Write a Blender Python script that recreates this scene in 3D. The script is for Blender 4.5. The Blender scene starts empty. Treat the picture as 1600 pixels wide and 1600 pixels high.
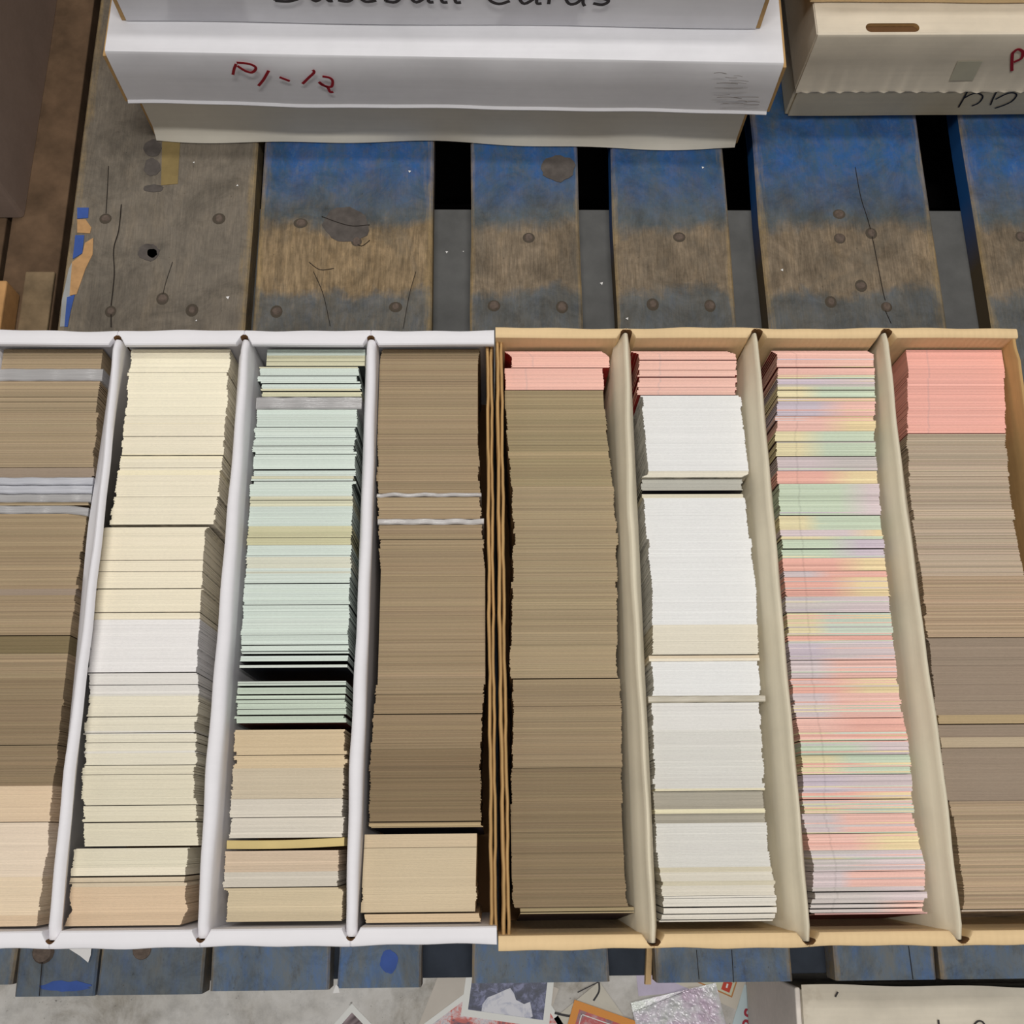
import bpy, bmesh, math, random
from mathutils import Matrix, Vector, noise
random.seed(7)
S = 0.001085            # one drawing unit (about a millimetre) in metres
scene = bpy.context.scene
COL = scene.collection

# ------------------------------------------------------------------ camera
R = ((0.999783814397079, 0.0029993514431912362, -0.020574944970707405),
     (-0.008933400644386476, 0.9555165329235774, -0.2948022212647537),
     (0.01877548461569731, 0.29492229349546667, 0.9553367584139217))
ZC = 670.665
FPX = 1650.0
cam = bpy.data.cameras.new('camera'); camo = bpy.data.objects.new('camera', cam); COL.objects.link(camo)
M = Matrix(R).to_4x4(); M.translation = Vector((0, 0, ZC * S)); camo.matrix_world = M
cam.sensor_width = 36.0; cam.lens = FPX / 1600.0 * 36.0; cam.clip_start = 0.01
scene.camera = camo

# ------------------------------------------------------------------ light
scene.view_settings.view_transform = 'Standard'; scene.view_settings.look = 'None'
scene.view_settings.gamma = 1.0; scene.view_settings.use_curve_mapping = False
scene.view_settings.exposure = 0.0
w = bpy.data.worlds.new('world'); scene.world = w; w.use_nodes = True
w.node_tree.nodes['Background'].inputs[0].default_value = (0.93, 0.96, 1.0, 1)
w.node_tree.nodes['Background'].inputs[1].default_value = 0.08
def area(name, loc, size, power, color, target=(0, 0, 0)):
    l = bpy.data.lights.new(name, 'AREA'); l.shape = 'RECTANGLE'; l.size, l.size_y = size
    l.energy = power; l.color = color
    o = bpy.data.objects.new(name, l); COL.objects.link(o); o.location = loc
    o.rotation_euler = (Vector(target) - Vector(loc)).to_track_quat('-Z', 'Y').to_euler()
    return o
area('ceiling_light_near', (0.0, 0.05, 2.4), (1.2, 0.12), 25, (1.0, 0.975, 0.935), (0.0, 0.05, 0))
area('ceiling_light_far', (0.1, 0.80, 2.4), (1.2, 0.12), 16, (1.0, 0.975, 0.935), (0.1, 0.80, 0))
area('front_fill_light', (0.3, -1.3, 2.4), (1.2, 0.12), 9, (1.0, 0.975, 0.935), (0.1, 0.2, 0))  # unseen fill light, added to brighten faces turned towards the viewer
area('ceiling_light_left', (-2.3, 0.05, 1.75), (0.12, 1.2), 6, (1.0, 0.975, 0.935), (0.1, 0.15, 0))

# ------------------------------------------------------------------ helpers
def at(px, py, z):
    """point of the photograph's pixel on the horizontal plane z"""
    a, b, c = px - 800.0, 800.0 - py, -FPX
    r = [R[i][0]*a + R[i][1]*b + R[i][2]*c for i in range(3)]
    k = (ZC - z) / -r[2]
    return r[0]*k, r[1]*k
def at_front(px, py, y):
    """point of the pixel on the upright plane at depth y"""
    a, b, c = px - 800.0, 800.0 - py, -FPX
    r = [R[i][0]*a + R[i][1]*b + R[i][2]*c for i in range(3)]
    k = y / r[1]
    return r[0]*k, ZC + r[2]*k
def lin(c):
    f = lambda v: (v/12.92 if v <= 0.04045 else ((v + 0.055)/1.055)**2.4)
    return tuple(f(v/255.0) for v in c)
def lerp(a, b, t): return a + (b - a)*t
def poly(pts, v):
    """piecewise linear, pts sorted by first entry ascending"""
    if v <= pts[0][0]: return pts[0][1]
    for (a, b), (c, d) in zip(pts, pts[1:]):
        if v <= c: return lerp(b, d, (v - a)/(c - a) if c > a else 1)
    return pts[-1][1]

class MB:
    def __init__(s): s.v = []; s.f = []; s.m = []; s.c = []; s.hascol = False
    def face(s, idx, m=0, col=None):
        s.f.append(tuple(idx)); s.m.append(m); s.c.append(col)
        if col is not None: s.hascol = True
    def box(s, x0, x1, y0, y1, z0, z1, m=0, col=None, skew=(0, 0)):
        n = len(s.v); dx, dy = skew
        s.v += [(x0,y0,z0),(x1,y0,z0),(x1,y1,z0),(x0,y1,z0),(x0+dx,y0+dy,z1),(x1+dx,y0+dy,z1),(x1+dx,y1+dy,z1),(x0+dx,y1+dy,z1)]
        for q in ((3,2,1,0),(4,5,6,7),(0,1,5,4),(1,2,6,5),(2,3,7,6),(3,0,4,7)): s.face([n+i for i in q], m, col)
    def loft(s, rings, m=0, closed=True, caps=True):
        """rings: lists of points with equal count"""
        n = len(s.v); k = len(rings[0])
        for r in rings: s.v += [tuple(p) for p in r]
        for i in range(len(rings)-1):
            for j in range(k if closed else k-1):
                a = n+i*k+j; b = n+i*k+(j+1) % k; s.face((a, b, b+k, a+k), m)
        if caps and closed:
            s.face([n+j for j in range(k)][::-1], m); e = n+(len(rings)-1)*k; s.face([e+j for j in range(k)], m)
    def grid(s, nu, nv, fn, m=0):
        n = len(s.v)
        for j in range(nv+1):
            for i in range(nu+1): s.v.append(tuple(fn(i/nu, j/nv)))
        for j in range(nv):
            for i in range(nu):
                a = n+j*(nu+1)+i; s.face((a, a+1, a+nu+2, a+nu+1), m)
    def disc(s, c, r, n=12, z1=None, m=0, ry=None):
        k = len(s.v); x, y, z = c; ry = ry or r
        z1 = z if z1 is None else z1
        for zz, rr in ((z, 1.0), (z1, 0.8)):
            for i in range(n):
                a = 2*math.pi*i/n; s.v.append((x+r*rr*math.cos(a), y+ry*rr*math.sin(a), zz))
        for i in range(n): s.face((k+i, k+(i+1) % n, k+n+(i+1) % n, k+n+i), m)
        s.face([k+n+i for i in range(n)], m)
    def ribbon(s, pts, width, normal, thick=0.12, m=0):
        """flat marker stroke following 3-D points, on a face with the given normal"""
        nrm = Vector(normal).normalized(); P = [Vector(p) for p in pts]
        if len(P) > 2:      # smooth with Catmull-Rom
            Q = []
            for i in range(len(P)-1):
                p0, p1, p2, p3 = P[max(i-1,0)], P[i], P[i+1], P[min(i+2,len(P)-1)]
                for t in (0, .25, .5, .75):
                    Q.append(0.5*((2*p1)+(p2-p0)*t+(2*p0-5*p1+4*p2-p3)*t*t+(3*p1-p0-3*p2+p3)*t**3))
            Q.append(P[-1]); P = Q
        rings = []
        for i, p in enumerate(P):
            d = (P[min(i+1, len(P)-1)] - P[max(i-1, 0)])
            if d.length < 1e-6: d = Vector((1, 0, 0))
            side = d.normalized().cross(nrm) * width/2
            rings.append([p+side, p+side+nrm*thick, p-side+nrm*thick, p-side])
        s.loft(rings, m)
    def shift(s, d):
        s.v = [(a-d[0], b-d[1], c-d[2]) for a, b, c in s.v]; return s
    def build(s, name, mats, parent=None, bevel=0, segs=2, smooth=False, org=None):
        """verts are in the parent's frame; org = origin of this mesh in that frame"""
        if org is None:
            xs = [p[0] for p in s.v]; ys = [p[1] for p in s.v]; zs = [p[2] for p in s.v]
            org = ((min(xs)+max(xs))/2, (min(ys)+max(ys))/2, min(zs))
        me = bpy.data.meshes.new(name)
        me.from_pydata([((a-org[0])*S, (b-org[1])*S, (c-org[2])*S) for a, b, c in s.v], [], s.f)
        if not isinstance(mats, (list, tuple)): mats = [mats]
        for m in mats: me.materials.append(m)
        me.polygons.foreach_set('material_index', s.m)
        if s.hascol:
            at_ = me.color_attributes.new('Col', 'FLOAT_COLOR', 'CORNER'); buf = []
            for f, c in zip(s.f, s.c):
                c = c if c is not None else (0.5, 0.5, 0.5)
                if isinstance(c[0], (tuple, list)):
                    for q in c: buf += [q[0], q[1], q[2], 1]
                else: buf += [c[0], c[1], c[2], 1]*len(f)
            at_.data.foreach_set('color', buf)
        if bevel:
            b = bmesh.new(); b.from_mesh(me)
            es = [e for e in b.edges if len(e.link_faces) == 2 and e.calc_face_angle(0) > 0.5]
            bmesh.ops.bevel(b, geom=es, offset=bevel*S, segments=segs, affect='EDGES', profile=0.5)
            b.to_mesh(me); b.free()
        if smooth:
            me.polygons.foreach_set('use_smooth', [True]*len(me.polygons))
            if hasattr(me, 'set_sharp_from_angle'): me.set_sharp_from_angle(angle=0.7)
        me.update()
        o = bpy.data.objects.new(name, me); COL.objects.link(o)
        o.location = Vector(org)*S
        if parent is not None: o.parent = parent
        return o
def thing(name, label, cat, loc=(0, 0, 0), rotz=0, group=None):
    o = bpy.data.objects.new(name, None); COL.objects.link(o); o.empty_display_size = 0.02
    o.location = Vector(loc)*S; o.rotation_euler = (0, 0, rotz)
    return tag(o, label, cat, group)
def tag(o, label, cat=None, group=None, kind=None):
    o['label'] = label
    if cat: o['category'] = cat
    if group: o['group'] = group
    if kind: o['kind'] = kind
    return o

# ------------------------------------------------------------------ materials
class NT:
    def __init__(s, name, rough=0.75, spec=0.3, metal=0.0):
        s.m = bpy.data.materials.new(name); s.m.use_nodes = True; s.t = s.m.node_tree; s.n = s.t.nodes
        s.b = s.n['Principled BSDF']; s.b.inputs['Roughness'].default_value = rough
        s.b.inputs['Specular IOR Level'].default_value = spec; s.b.inputs['Metallic'].default_value = metal
    def link(s, a, b): s.t.links.new(a, b)
    def pos(s, sc=(1, 1, 1), obj=False, off=(0, 0, 0), rot=(0, 0, 0)):
        if obj: g = s.n.new('ShaderNodeTexCoord').outputs['Object']
        else: g = s.n.new('ShaderNodeNewGeometry').outputs['Position']
        mp = s.n.new('ShaderNodeMapping'); mp.inputs['Scale'].default_value = sc
        mp.inputs['Location'].default_value = off; mp.inputs['Rotation'].default_value = rot
        s.link(g, mp.inputs[0]); return mp.outputs[0]
    def noise(s, vec, scale=1, det=4, rough=0.6, dist=0):
        t = s.n.new('ShaderNodeTexNoise'); t.inputs['Scale'].default_value = scale; t.inputs['Detail'].default_value = det
        t.inputs['Roughness'].default_value = rough; t.inputs['Distortion'].default_value = dist
        s.link(vec, t.inputs['Vector']); return t.outputs['Fac']
    def ramp(s, fac, stops, interp='LINEAR'):
        r = s.n.new('ShaderNodeValToRGB'); r.color_ramp.interpolation = interp; e = r.color_ramp.elements
        while len(e) < len(stops): e.new(0.5)
        for el, (p, c) in zip(e, stops):
            el.position = p; el.color = (*(c if isinstance(c, tuple) else (c, c, c)), 1)
        s.link(fac, r.inputs[0]); return r.outputs[0]
    def mix(s, fac, a, b, mode='MIX'):
        x = s.n.new('ShaderNodeMix'); x.data_type = 'RGBA'; x.blend_type = mode
        for i, v in ((0, fac), (6, a), (7, b)):
            if hasattr(v, 'is_linked') or hasattr(v, 'links'): s.link(v, x.inputs[i])
            else: x.inputs[i].default_value = v if i == 0 else (*v, 1)
        return x.outputs[2]
    def math(s, op, a, b=None, clamp=False):
        x = s.n.new('ShaderNodeMath'); x.operation = op; x.use_clamp = clamp
        for i, v in enumerate((a, b)):
            if v is None: continue
            if hasattr(v, 'links'): s.link(v, x.inputs[i])
            else: x.inputs[i].default_value = v
        return x.outputs[0]
    def sep(s, vec):
        x = s.n.new('ShaderNodeSeparateXYZ'); s.link(vec, x.inputs[0]); return x.outputs
    def color(s, c):
        if hasattr(c, 'links'): s.link(c, s.b.inputs['Base Color'])
        else: s.b.inputs['Base Color'].default_value = (*c, 1)
        return s
    def bump(s, h, strength=0.3, dist=0.0005):
        x = s.n.new('ShaderNodeBump'); x.inputs['Strength'].default_value = strength; x.inputs['Distance'].default_value = dist
        s.link(h, x.inputs['Height']); s.link(x.outputs[0], s.b.inputs['Normal']); return s

def simple(name, c, rough=0.75, spec=0.3, metal=0, var=0.0, scale=60):
    n = NT(name, rough, spec, metal)
    if var:
        f = n.noise(n.pos(), scale, 5)
        n.color(n.ramp(f, [(0.3, tuple(x*(1-var) for x in lin(c))), (0.7, tuple(min(1, x*(1+var)) for x in lin(c)))]))
    else: n.color(lin(c))
    return n.m

def cardboard(name, c, flute=0.0, dirt=0.12, axis=0, period=150, stain=None):
    n = NT(name, 0.8, 0.2)
    f = n.noise(n.pos(), 25, 6, 0.65)
    col = n.ramp(f, [(0.3, tuple(x*(1-dirt) for x in lin(c))), (0.62, lin(c))])
    f2 = n.noise(n.pos((9, 260, 260) if axis == 0 else (260, 9, 260)), 1, 3)
    col = n.mix(0.5*dirt*3, col, n.ramp(f2, [(0.35, 0.72), (0.65, 1.0)]), 'MULTIPLY')
    if stain:
        f3 = n.noise(n.pos(off=(3, 1, 2)), 14, 6, 0.7)
        col = n.mix(n.ramp(f3, [(0.62, 0.0), (0.75, 0.5)]), col, lin(stain))
    n.color(col)
    if flute:
        wv = n.n.new('ShaderNodeTexWave'); wv.inputs['Scale'].default_value = period; wv.inputs['Distortion'].default_value = 1.5
        wv.bands_direction = 'X' if axis == 0 else 'Y'; wv.inputs['Detail'].default_value = 1
        n.link(n.pos(), wv.inputs['Vector']); n.bump(wv.outputs['Fac'], flute, 0.0006)
    return n.m
MAT = {}
MAT['white_board'] = cardboard('white_cardboard', (236, 234, 238), dirt=0.04)
MAT['white_lid'] = cardboard('white_lid_board', (228, 227, 231), dirt=0.07)
MAT['offwhite'] = cardboard('offwhite_cardboard', (226, 220, 206), dirt=0.08)
MAT['old_white'] = cardboard('aged_white_cardboard', (222, 211, 192), dirt=0.12, stain=(176, 156, 128))
MAT['old_base'] = cardboard('yellowed_cardboard', (242, 228, 198), dirt=0.12)
MAT['floor_lid'] = cardboard('grubby_white_cardboard', (214, 206, 190), dirt=0.16, stain=(150, 132, 110))
MAT['floor_side'] = cardboard('grey_cardboard_side', (228, 220, 212), dirt=0.1)
MAT['kraft'] = cardboard('kraft_cardboard', (236, 206, 160), flute=0.25, dirt=0.10, period=75)
MAT['kraft_div'] = cardboard('pale_kraft_divider', (230, 220, 196), dirt=0.10, axis=1)
MAT['kraft_edge'] = cardboard('raw_kraft_edge', (196, 158, 106), dirt=0.2, axis=1)
MAT['kraft_dark'] = cardboard('shade_darkened_kraft_inside', (104, 74, 46), dirt=0.15, axis=1)  # inside kraft, darkened to stand for the shade deep in gaps
MAT['dark_slot'] = simple('shade_darkened_slot_kraft', (96, 66, 36), 0.9)  # raw kraft, darkened so notches and creases read as shaded recesses
MAT['left_box'] = cardboard('shade_dimmed_white_cardboard', (160, 140, 128), dirt=0.12)  # white board with the shade it stands in put into its colour
MAT['marker_red'] = simple('red_marker', (150, 24, 38), 0.5)
MAT['marker_black'] = simple('black_marker', (42, 36, 38), 0.5)
MAT['nail'] = simple('rusty_nail', (98, 85, 76), 0.8, 0.3, 0.1, 0.3, 300)
MAT['nail_stain'] = simple('nail_rust_dent', (76, 68, 58), 0.9)
MAT['crack'] = simple('wood_crack', (34, 28, 24), 0.95)
MAT['tape'] = simple('yellowed_tape', (196, 190, 166), 0.35, 0.5, 0, 0.06, 60)
MAT['stick'] = simple('bare_wood_splinter', (196, 166, 124), 0.8, 0.2, 0, 0.15, 90)
MAT['paper'] = simple('white_paper', (228, 226, 224), 0.8)
MAT['black_line'] = simple('black_print', (34, 30, 34), 0.5)

def card_mat(name, face=False):
    n = NT(name, 0.45 if face else 0.85, 0.35 if face else 0.15)
    a = n.n.new('ShaderNodeVertexColor'); a.layer_name = 'Col'
    if face:
        f = n.noise(n.pos(), 90, 5, 0.7)
        col = n.mix(1.0, a.outputs[0], n.ramp(f, [(0.35, 0.45), (0.6, 1.25)]), 'MULTIPLY')
    else:
        f = n.noise(n.pos((28, 2600, 40)), 1, 3, 0.7)
        g = n.noise(n.pos((500, 1800, 300)), 1, 2, 0.6)
        col = n.mix(1.0, a.outputs[0], n.ramp(f, [(0.3, 0.955), (0.7, 1.03)]), 'MULTIPLY')
        col = n.mix(1.0, col, n.ramp(g, [(0.3, 0.955), (0.7, 1.035)]), 'MULTIPLY')
    n.color(col); return n.m
MAT['card'] = card_mat('card_stock_edge'); MAT['cardface'] = card_mat('printed_card_face', True)
MAT['smooth_card'] = simple('x', (128, 128, 128))
def plastic(name, c, rough=0.25, alpha=1.0, var=0.12):
    n = NT(name, rough, 0.6)
    f = n.noise(n.pos((20, 700, 100)), 1, 4)
    n.color(n.ramp(f, [(0.3, tuple(x*(1-var) for x in lin(c))), (0.7, tuple(min(1, x*(1+var)) for x in lin(c)))]))
    if alpha < 1:
        n.b.inputs['Alpha'].default_value = alpha
    n.bump(n.noise(n.pos((90, 900, 100)), 1, 3), 0.5, 0.0008)
    return n.m
MAT['sleeve_grey'] = plastic('grey_plastic_sleeve', (168, 166, 166))
MAT['sleeve_pale'] = plastic('pale_plastic_holder', (186, 187, 194))
MAT['sleeve_brown'] = plastic('clear_wrap_over_brown', (146, 128, 112), 0.35)
MAT['sleeve_clear'] = plastic('clear_glossy_film', (216, 212, 210), 0.15, 0.75)

def wood(name, base=(122, 104, 82), blue_back=True, front=False, grey=False, rings=None, fs=1.0):
    """weathered deck board: bare wood with worn blue paint"""
    n = NT(name, 0.85, 0.2)
    fine = n.noise(n.pos((300, 26, 100)), 1, 6, 0.75, 0.5)
    broad = n.noise(n.pos((34, 11, 20)), 1, 6, 0.7, 1.2)
    mott = n.noise(n.pos(), 70, 8, 0.78, .3)
    fine2 = n.noise(n.pos((1000, 60, 100), off=(5, 5, 5)), 1, 4, 0.7, 0.2)
    patchy = n.noise(n.pos((16, 9, 5), off=(7, 3, 2)), 1, 6, 0.7, 1.5)
    b = lin(base)
    col = n.ramp(broad, [(0.25, tuple(x*0.72 for x in b)), (0.5, b), (0.78, (b[0]*1.25, b[1]*1.18, b[2]*1.06))])
    col = n.mix(0.75, col, n.ramp(fine, [(0.28, 0.62), (0.6, 1.08)]), 'MULTIPLY')
    col = n.mix(0.6, col, n.ramp(mott, [(0.3, 0.45), (0.6, 1.12)]), 'MULTIPLY')
    col = n.mix(0.7, col, n.ramp(fine2, [(0.3, 0.5), (0.62, 1.12)]), 'MULTIPLY')
    col = n.mix(n.ramp(patchy, [(0.5, 0.0), (0.68, 0.55)]), col, lin((104, 98, 88)))
    if rings:
        wv = n.n.new('ShaderNodeTexWave'); wv.wave_type = 'RINGS'; wv.rings_direction = 'Z'; wv.inputs['Scale'].default_value = 42
        wv.inputs['Distortion'].default_value = 11; wv.inputs['Detail'].default_value = 3; wv.inputs['Detail Scale'].default_value = 1.2
        n.link(n.pos((1, .42, 0), off=(-rings[0]*S, -rings[1]*S*.42, 0)), wv.inputs['Vector'])
        col = n.mix(0.38, col, n.ramp(wv.outputs['Fac'], [(0.1, 0.62), (0.6, 1.12)]), 'MULTIPLY')
    xyz = n.sep(n.pos())
    wob = n.math('MULTIPLY', n.math('SUBTRACT', n.noise(n.pos((26, 16, 1)), 1, 5, 0.7), 0.5), 0.05)
    y = n.math('ADD', xyz[1], wob)
    if grey:
        col = n.mix(0.45, col, lin((112, 106, 98)))
    blue = n.ramp(n.noise(n.pos((50, 22, 20), off=(4, 2, 0)), 1, 6, 0.75), [(0.25, lin((78, 88, 94))), (0.42, lin((52, 88, 124))), (0.6, lin((40, 88, 148))), (0.75, lin((84, 110, 140)))])
    wear = n.noise(n.pos((70, 26, 30), off=(1, 7, 0)), 1, 8, 0.8)
    def band(lo, hi):   # 0 at lo -> 1 at hi
        return n.math('DIVIDE', n.math('SUBTRACT', y, lo*S), (hi-lo)*S, True)
    gcol = n.ramp(wear, [(0.3, lin((74, 76, 74))), (0.5, lin((84, 92, 96))), (0.7, lin((88, 102, 116)))])
    if blue_back:
        up = n.mix(n.math('MULTIPLY', band(432, 478), n.ramp(wear, [(0.2, 0.5), (0.45, 1.0)])), gcol, blue)
        col = n.mix(n.math('MULTIPLY', band(418, 430), n.ramp(mott, [(0.3, 0.62), (0.55, 0.97)])), col, up)
    if not grey: col = n.mix(n.math('MULTIPLY', band(375, 367), 0.72, True), col, gcol)
    if front:
        bl = n.ramp(n.noise(n.pos((80, 30, 20), off=(9, 2, 0)), 1, 6, 0.75), [(0.3, lin((118, 120, 118))), (0.5, lin((104, 118, 134))), (0.7, lin((88, 118, 164)))])
        fk = n.math('MULTIPLY', n.ramp(wear, [(0.3, 0.1), (0.46, 0.9)]), fs)
        col = n.mix(fk, col, bl)
        sc = n.noise(n.pos((700, 40, 30), off=(2, 3, 0)), 1, 4, 0.7)
        col = n.mix(n.ramp(sc, [(0.66, 0.0), (0.72, 0.55)]), col, lin((140, 138, 132)))
    gx = n.sep(n.n.new('ShaderNodeTexCoord').outputs['Generated'])[0]
    ed = n.math('MULTIPLY', n.math('ABSOLUTE', n.math('SUBTRACT', gx, 0.5)), 2.0)
    en = n.noise(n.pos((260, 18, 50), off=(3, 3, 3)), 1, 5, .75)
    em = n.math('MULTIPLY', n.ramp(n.math('ADD', ed, n.math('MULTIPLY', n.math('SUBTRACT', en, .5), .35)), [(0.90, 0.0), (1.0, 0.75)]), n.ramp(mott, [(0.35, 0.35), (0.6, 1.0)]))
    col = n.mix(em, col, lin((158, 134, 92)))
    spk = n.noise(n.pos(off=(8, 1, 4)), 330, 3, .6)
    col = n.mix(n.ramp(spk, [(0.68, 0.0), (0.74, 0.6)]), col, lin((64, 56, 48)))
    grime = n.noise(n.pos(off=(2, 6, 1)), 22, 7, .75, .8)
    col = n.mix(0.85, col, n.ramp(grime, [(0.32, 0.58), (0.56, 1.06)]), 'MULTIPLY')
    n.color(col); n.bump(fine, 0.45, 0.0008)
    return n.m
MAT['wood_blue'] = wood('worn_blue_painted_board', (136, 121, 102))
MAT['wood_tan'] = wood('worn_blue_board_tan', (150, 129, 100), rings=at(542, 352, 0))
MAT['wood_grey'] = wood('grey_weathered_board', (130, 119, 104), blue_back=False, grey=True)
MAT['wood_front'] = wood('blue_painted_front_board', (108, 98, 86), blue_back=False, front=True)
MAT['wood_front_grey'] = wood('grey_blue_front_board', (122, 115, 104), blue_back=False, front=True, fs=.5)
MAT['stringer'] = simple('dark_slate_stringer', (92, 92, 91), 0.85, 0.2, 0, 0.14, 45)
MAT['stringer_dark'] = simple('dark_painted_stringer', (52, 58, 68), 0.85, 0.2, 0, 0.2, 45)
MAT['under'] = simple('shade_black_board', (22, 20, 20), 0.95, 0.1)  # near-black colour stands for the deep shade beneath the decks
n = NT('blue_board_side', .85, .2); yy_ = n.math('DIVIDE', n.math('SUBTRACT', n.sep(n.pos())[1], 395*S), 60*S, True)
n.color(n.mix(yy_, lin((88, 76, 58)), lin((28, 86, 150)))); MAT['blue_side'] = n.m
MAT['shade_brown_wood'] = simple('shade_darkened_brown_wood', (96, 76, 58), 0.85, 0.2, 0, 0.4, 30)  # brown wood, darkened for the shadow of the left box
MAT['orange_wood'] = simple('raw_orange_wood', (184, 140, 92), 0.85, 0.2, 0, 0.18, 70)
MAT['blue_paint'] = simple('bright_blue_paint', (56, 84, 152), 0.7, 0.3, 0, 0.12, 90)
MAT['tan_paint'] = simple('bare_tan_patch', (182, 142, 98), 0.8, 0.2, 0, 0.16, 120)
MAT['grey_paint'] = simple('pale_grey_paint', (150, 152, 152), 0.8, 0.2, 0, 0.12, 70)
MAT['knot'] = simple('dark_wood_knot', (86, 80, 76), 0.85, 0.2, 0, 0.25, 120)

def concrete():
    n = NT('worn_concrete', 0.9, 0.2)
    a = n.noise(n.pos(), 16, 8, 0.7, 0.4); b = n.noise(n.pos(off=(5, 2, 0)), 60, 6, 0.7); c = n.noise(n.pos(off=(1, 9, 0)), 220, 3, 0.6)
    col = n.ramp(a, [(0.32, lin((160, 153, 142))), (0.46, lin((198, 194, 188))), (0.62, lin((214, 211, 207)))])
    col = n.mix(0.7, col, n.ramp(b, [(0.3, 0.7), (0.55, 1.05)]), 'MULTIPLY')
    col = n.mix(n.ramp(c, [(0.68, 0.0), (0.76, 0.7)]), col, lin((92, 88, 84)))
    n.color(col); n.bump(b, 0.3, 0.0008); return n.m
MAT['concrete'] = concrete()

FLOOR = -140.0
# ------------------------------------------------------------------ floor
m = MB(); m.box(-3000, 3000, -2500, 2600, FLOOR-40, FLOOR)
wl = MB(); wl.box(-3000, 3000, 2600, 2700, FLOOR-40, 3000); tag(wl.build('wall_back', MAT['concrete']), 'plain warehouse wall far behind the pallets', 'wall', kind='structure')
fl = m.build('floor', MAT['concrete']); tag(fl, 'worn grey concrete warehouse floor under the pallets', 'floor', kind='structure')

# ------------------------------------------------------------------ pallet
PAL = (40, 300, FLOOR)
pal = thing('wooden_pallet', 'blue painted wooden pallet carrying the open card boxes', 'pallet', PAL)
def pl(mb): return mb.shift(PAL)
def deck(x0, x1, y0, y1, mat, z=0.0, taper=0.0, side=None):
    mb = MB(); nx = 8; ny = 12
    def edge(y, k): return 0.5*math.sin(y*0.05+k) + 0.25*math.sin(y*0.21+k*2)
    rings = []
    for j in range(ny+1):
        y = lerp(y0, y1, j/ny); a = x0 + edge(y, x0); b = x1 + edge(y, x1)
        yb = y + (0 if 0 < j < ny else 0)
        rings.append([(a, y, z-18), (b, y, z-18), (b, y, z-1.2), (b-1.2, y, z), (lerp(b, a, .5), y, z+0.3), (a+1.2, y, z), (a, y, z-1.2)])
    mb.loft(rings)
    if side: mb.m = [1 if k < ny*7 and k % 7 == 6 else 0 for k in range(len(mb.f))]
    o = pl(mb).build('deck_board', [mat, MAT['blue_side']] if side else mat, pal, smooth=True)
    return o
boards = {}
boards['b0'] = deck(-301, -171, 140, 1000, MAT['wood_grey'])
boards['b1'] = deck(-166, -41, 140, 1000, MAT['wood_tan'])
boards['b2'] = deck(-13.5, 65.5, 140, 1000, MAT['wood_blue'])
boards['b3'] = deck(90, 174.5, 140, 1000, MAT['wood_blue'], side=1)
boards['b4'] = deck(197, 324, 140, 1000, MAT['wood_blue'], side=1)
boards['b5'] = deck(356, 470, 140, 1000, MAT['wood_blue'], side=1)
boards['b6'] = deck(500, 590, 140, 1000, MAT['wood_blue'])
fronts = [(-340, -279, -79, -3), (-277, -230, -85.5, -2), (-228.6, -167.5, -85, 0), (-164, -95, -83.5, 0), (-90, -41, -82.8, 0), (97, 177, -82, 0), (203, 262, -82, 0), (265.5, 352, -82, 0), (372, 450, -82, 0), (-11, 68.5, -81, 0)]
fo = []
for i, (a, b, y0, dz) in enumerate(fronts):
    fo.append(deck(a, b, y0, 138, MAT['wood_front_grey'] if i in (1, 2) else MAT['wood_front'], dz))
# b2 has a painted front end: a separate short board butted against it
# stringers, blocks, bottom boards
for y0, y1, mt in ((340, 450, MAT['stringer']), (-80, 20, MAT['stringer_dark']), (890, 990, MAT['stringer'])):
    mb = MB(); mb.box(-299, 560, y0, y1, -36, -18.4); pl(mb).build('stringer_board', mt, pal, bevel=0.8)
for yy in ((-78, 18), (342, 448), (892, 988)):
    for xx in ((-297, -170), (80, 200), (430, 558)):
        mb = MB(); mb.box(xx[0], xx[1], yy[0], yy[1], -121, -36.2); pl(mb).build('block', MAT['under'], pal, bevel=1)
for i in range(9):
    y0 = -70 + i*118
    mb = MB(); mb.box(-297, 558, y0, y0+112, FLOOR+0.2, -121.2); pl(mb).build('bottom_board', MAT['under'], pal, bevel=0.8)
# nails
def bo(k): return boards[k]
def on(o, mb):      # mesh drawn in world units, parented to a part of the pallet
    l = o.location/S
    return mb.shift((PAL[0]+l.x, PAL[1]+l.y, PAL[2]+l.z))
nails = {'b0': [(165, 342), (342, 342), (173, 487), (300, 485), (254, 467)], 'b1': [(470, 349), (557, 378), (432, 487), (618, 480)],
         'b2': [(826, 372), (772, 478), (878, 480)], 'b3': [(1061, 371), (1020, 476), (1109, 478)],
         'b4': [(1311, 335), (1312, 373), (1361, 365), (1345, 447), (1298, 472), (1385, 480)], 'b5': [(1595, 370)]}
for k, L in nails.items():
    for px, py in L:
        x, y = at(px, py, 0)
        mb = MB(); mb.disc((x, y, 0.1), random.uniform(4.1, 5.4), 14, 0.42, ry=random.uniform(4.1, 5.6)); d = on(bo(k), mb).build('nail_dent', MAT['nail_stain'], bo(k))
        mb = MB(); mb.disc((x+.2, y+.3, 0.4), random.uniform(2.6, 3.8), 12, 1.0, ry=random.uniform(2.6, 3.8)); on(bo(k), mb).build('nail', MAT['nail'], bo(k), smooth=True)
for i, px, py in ((1, 66, 1488), (2, 222, 1484)):
    x, y = at(px, py, 0); mb = MB(); mb.disc((x, y, -1.5), 6.5, 14, 0.8); on(fo[i], mb).build('nail', MAT['nail'], fo[i], smooth=True)
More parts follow.
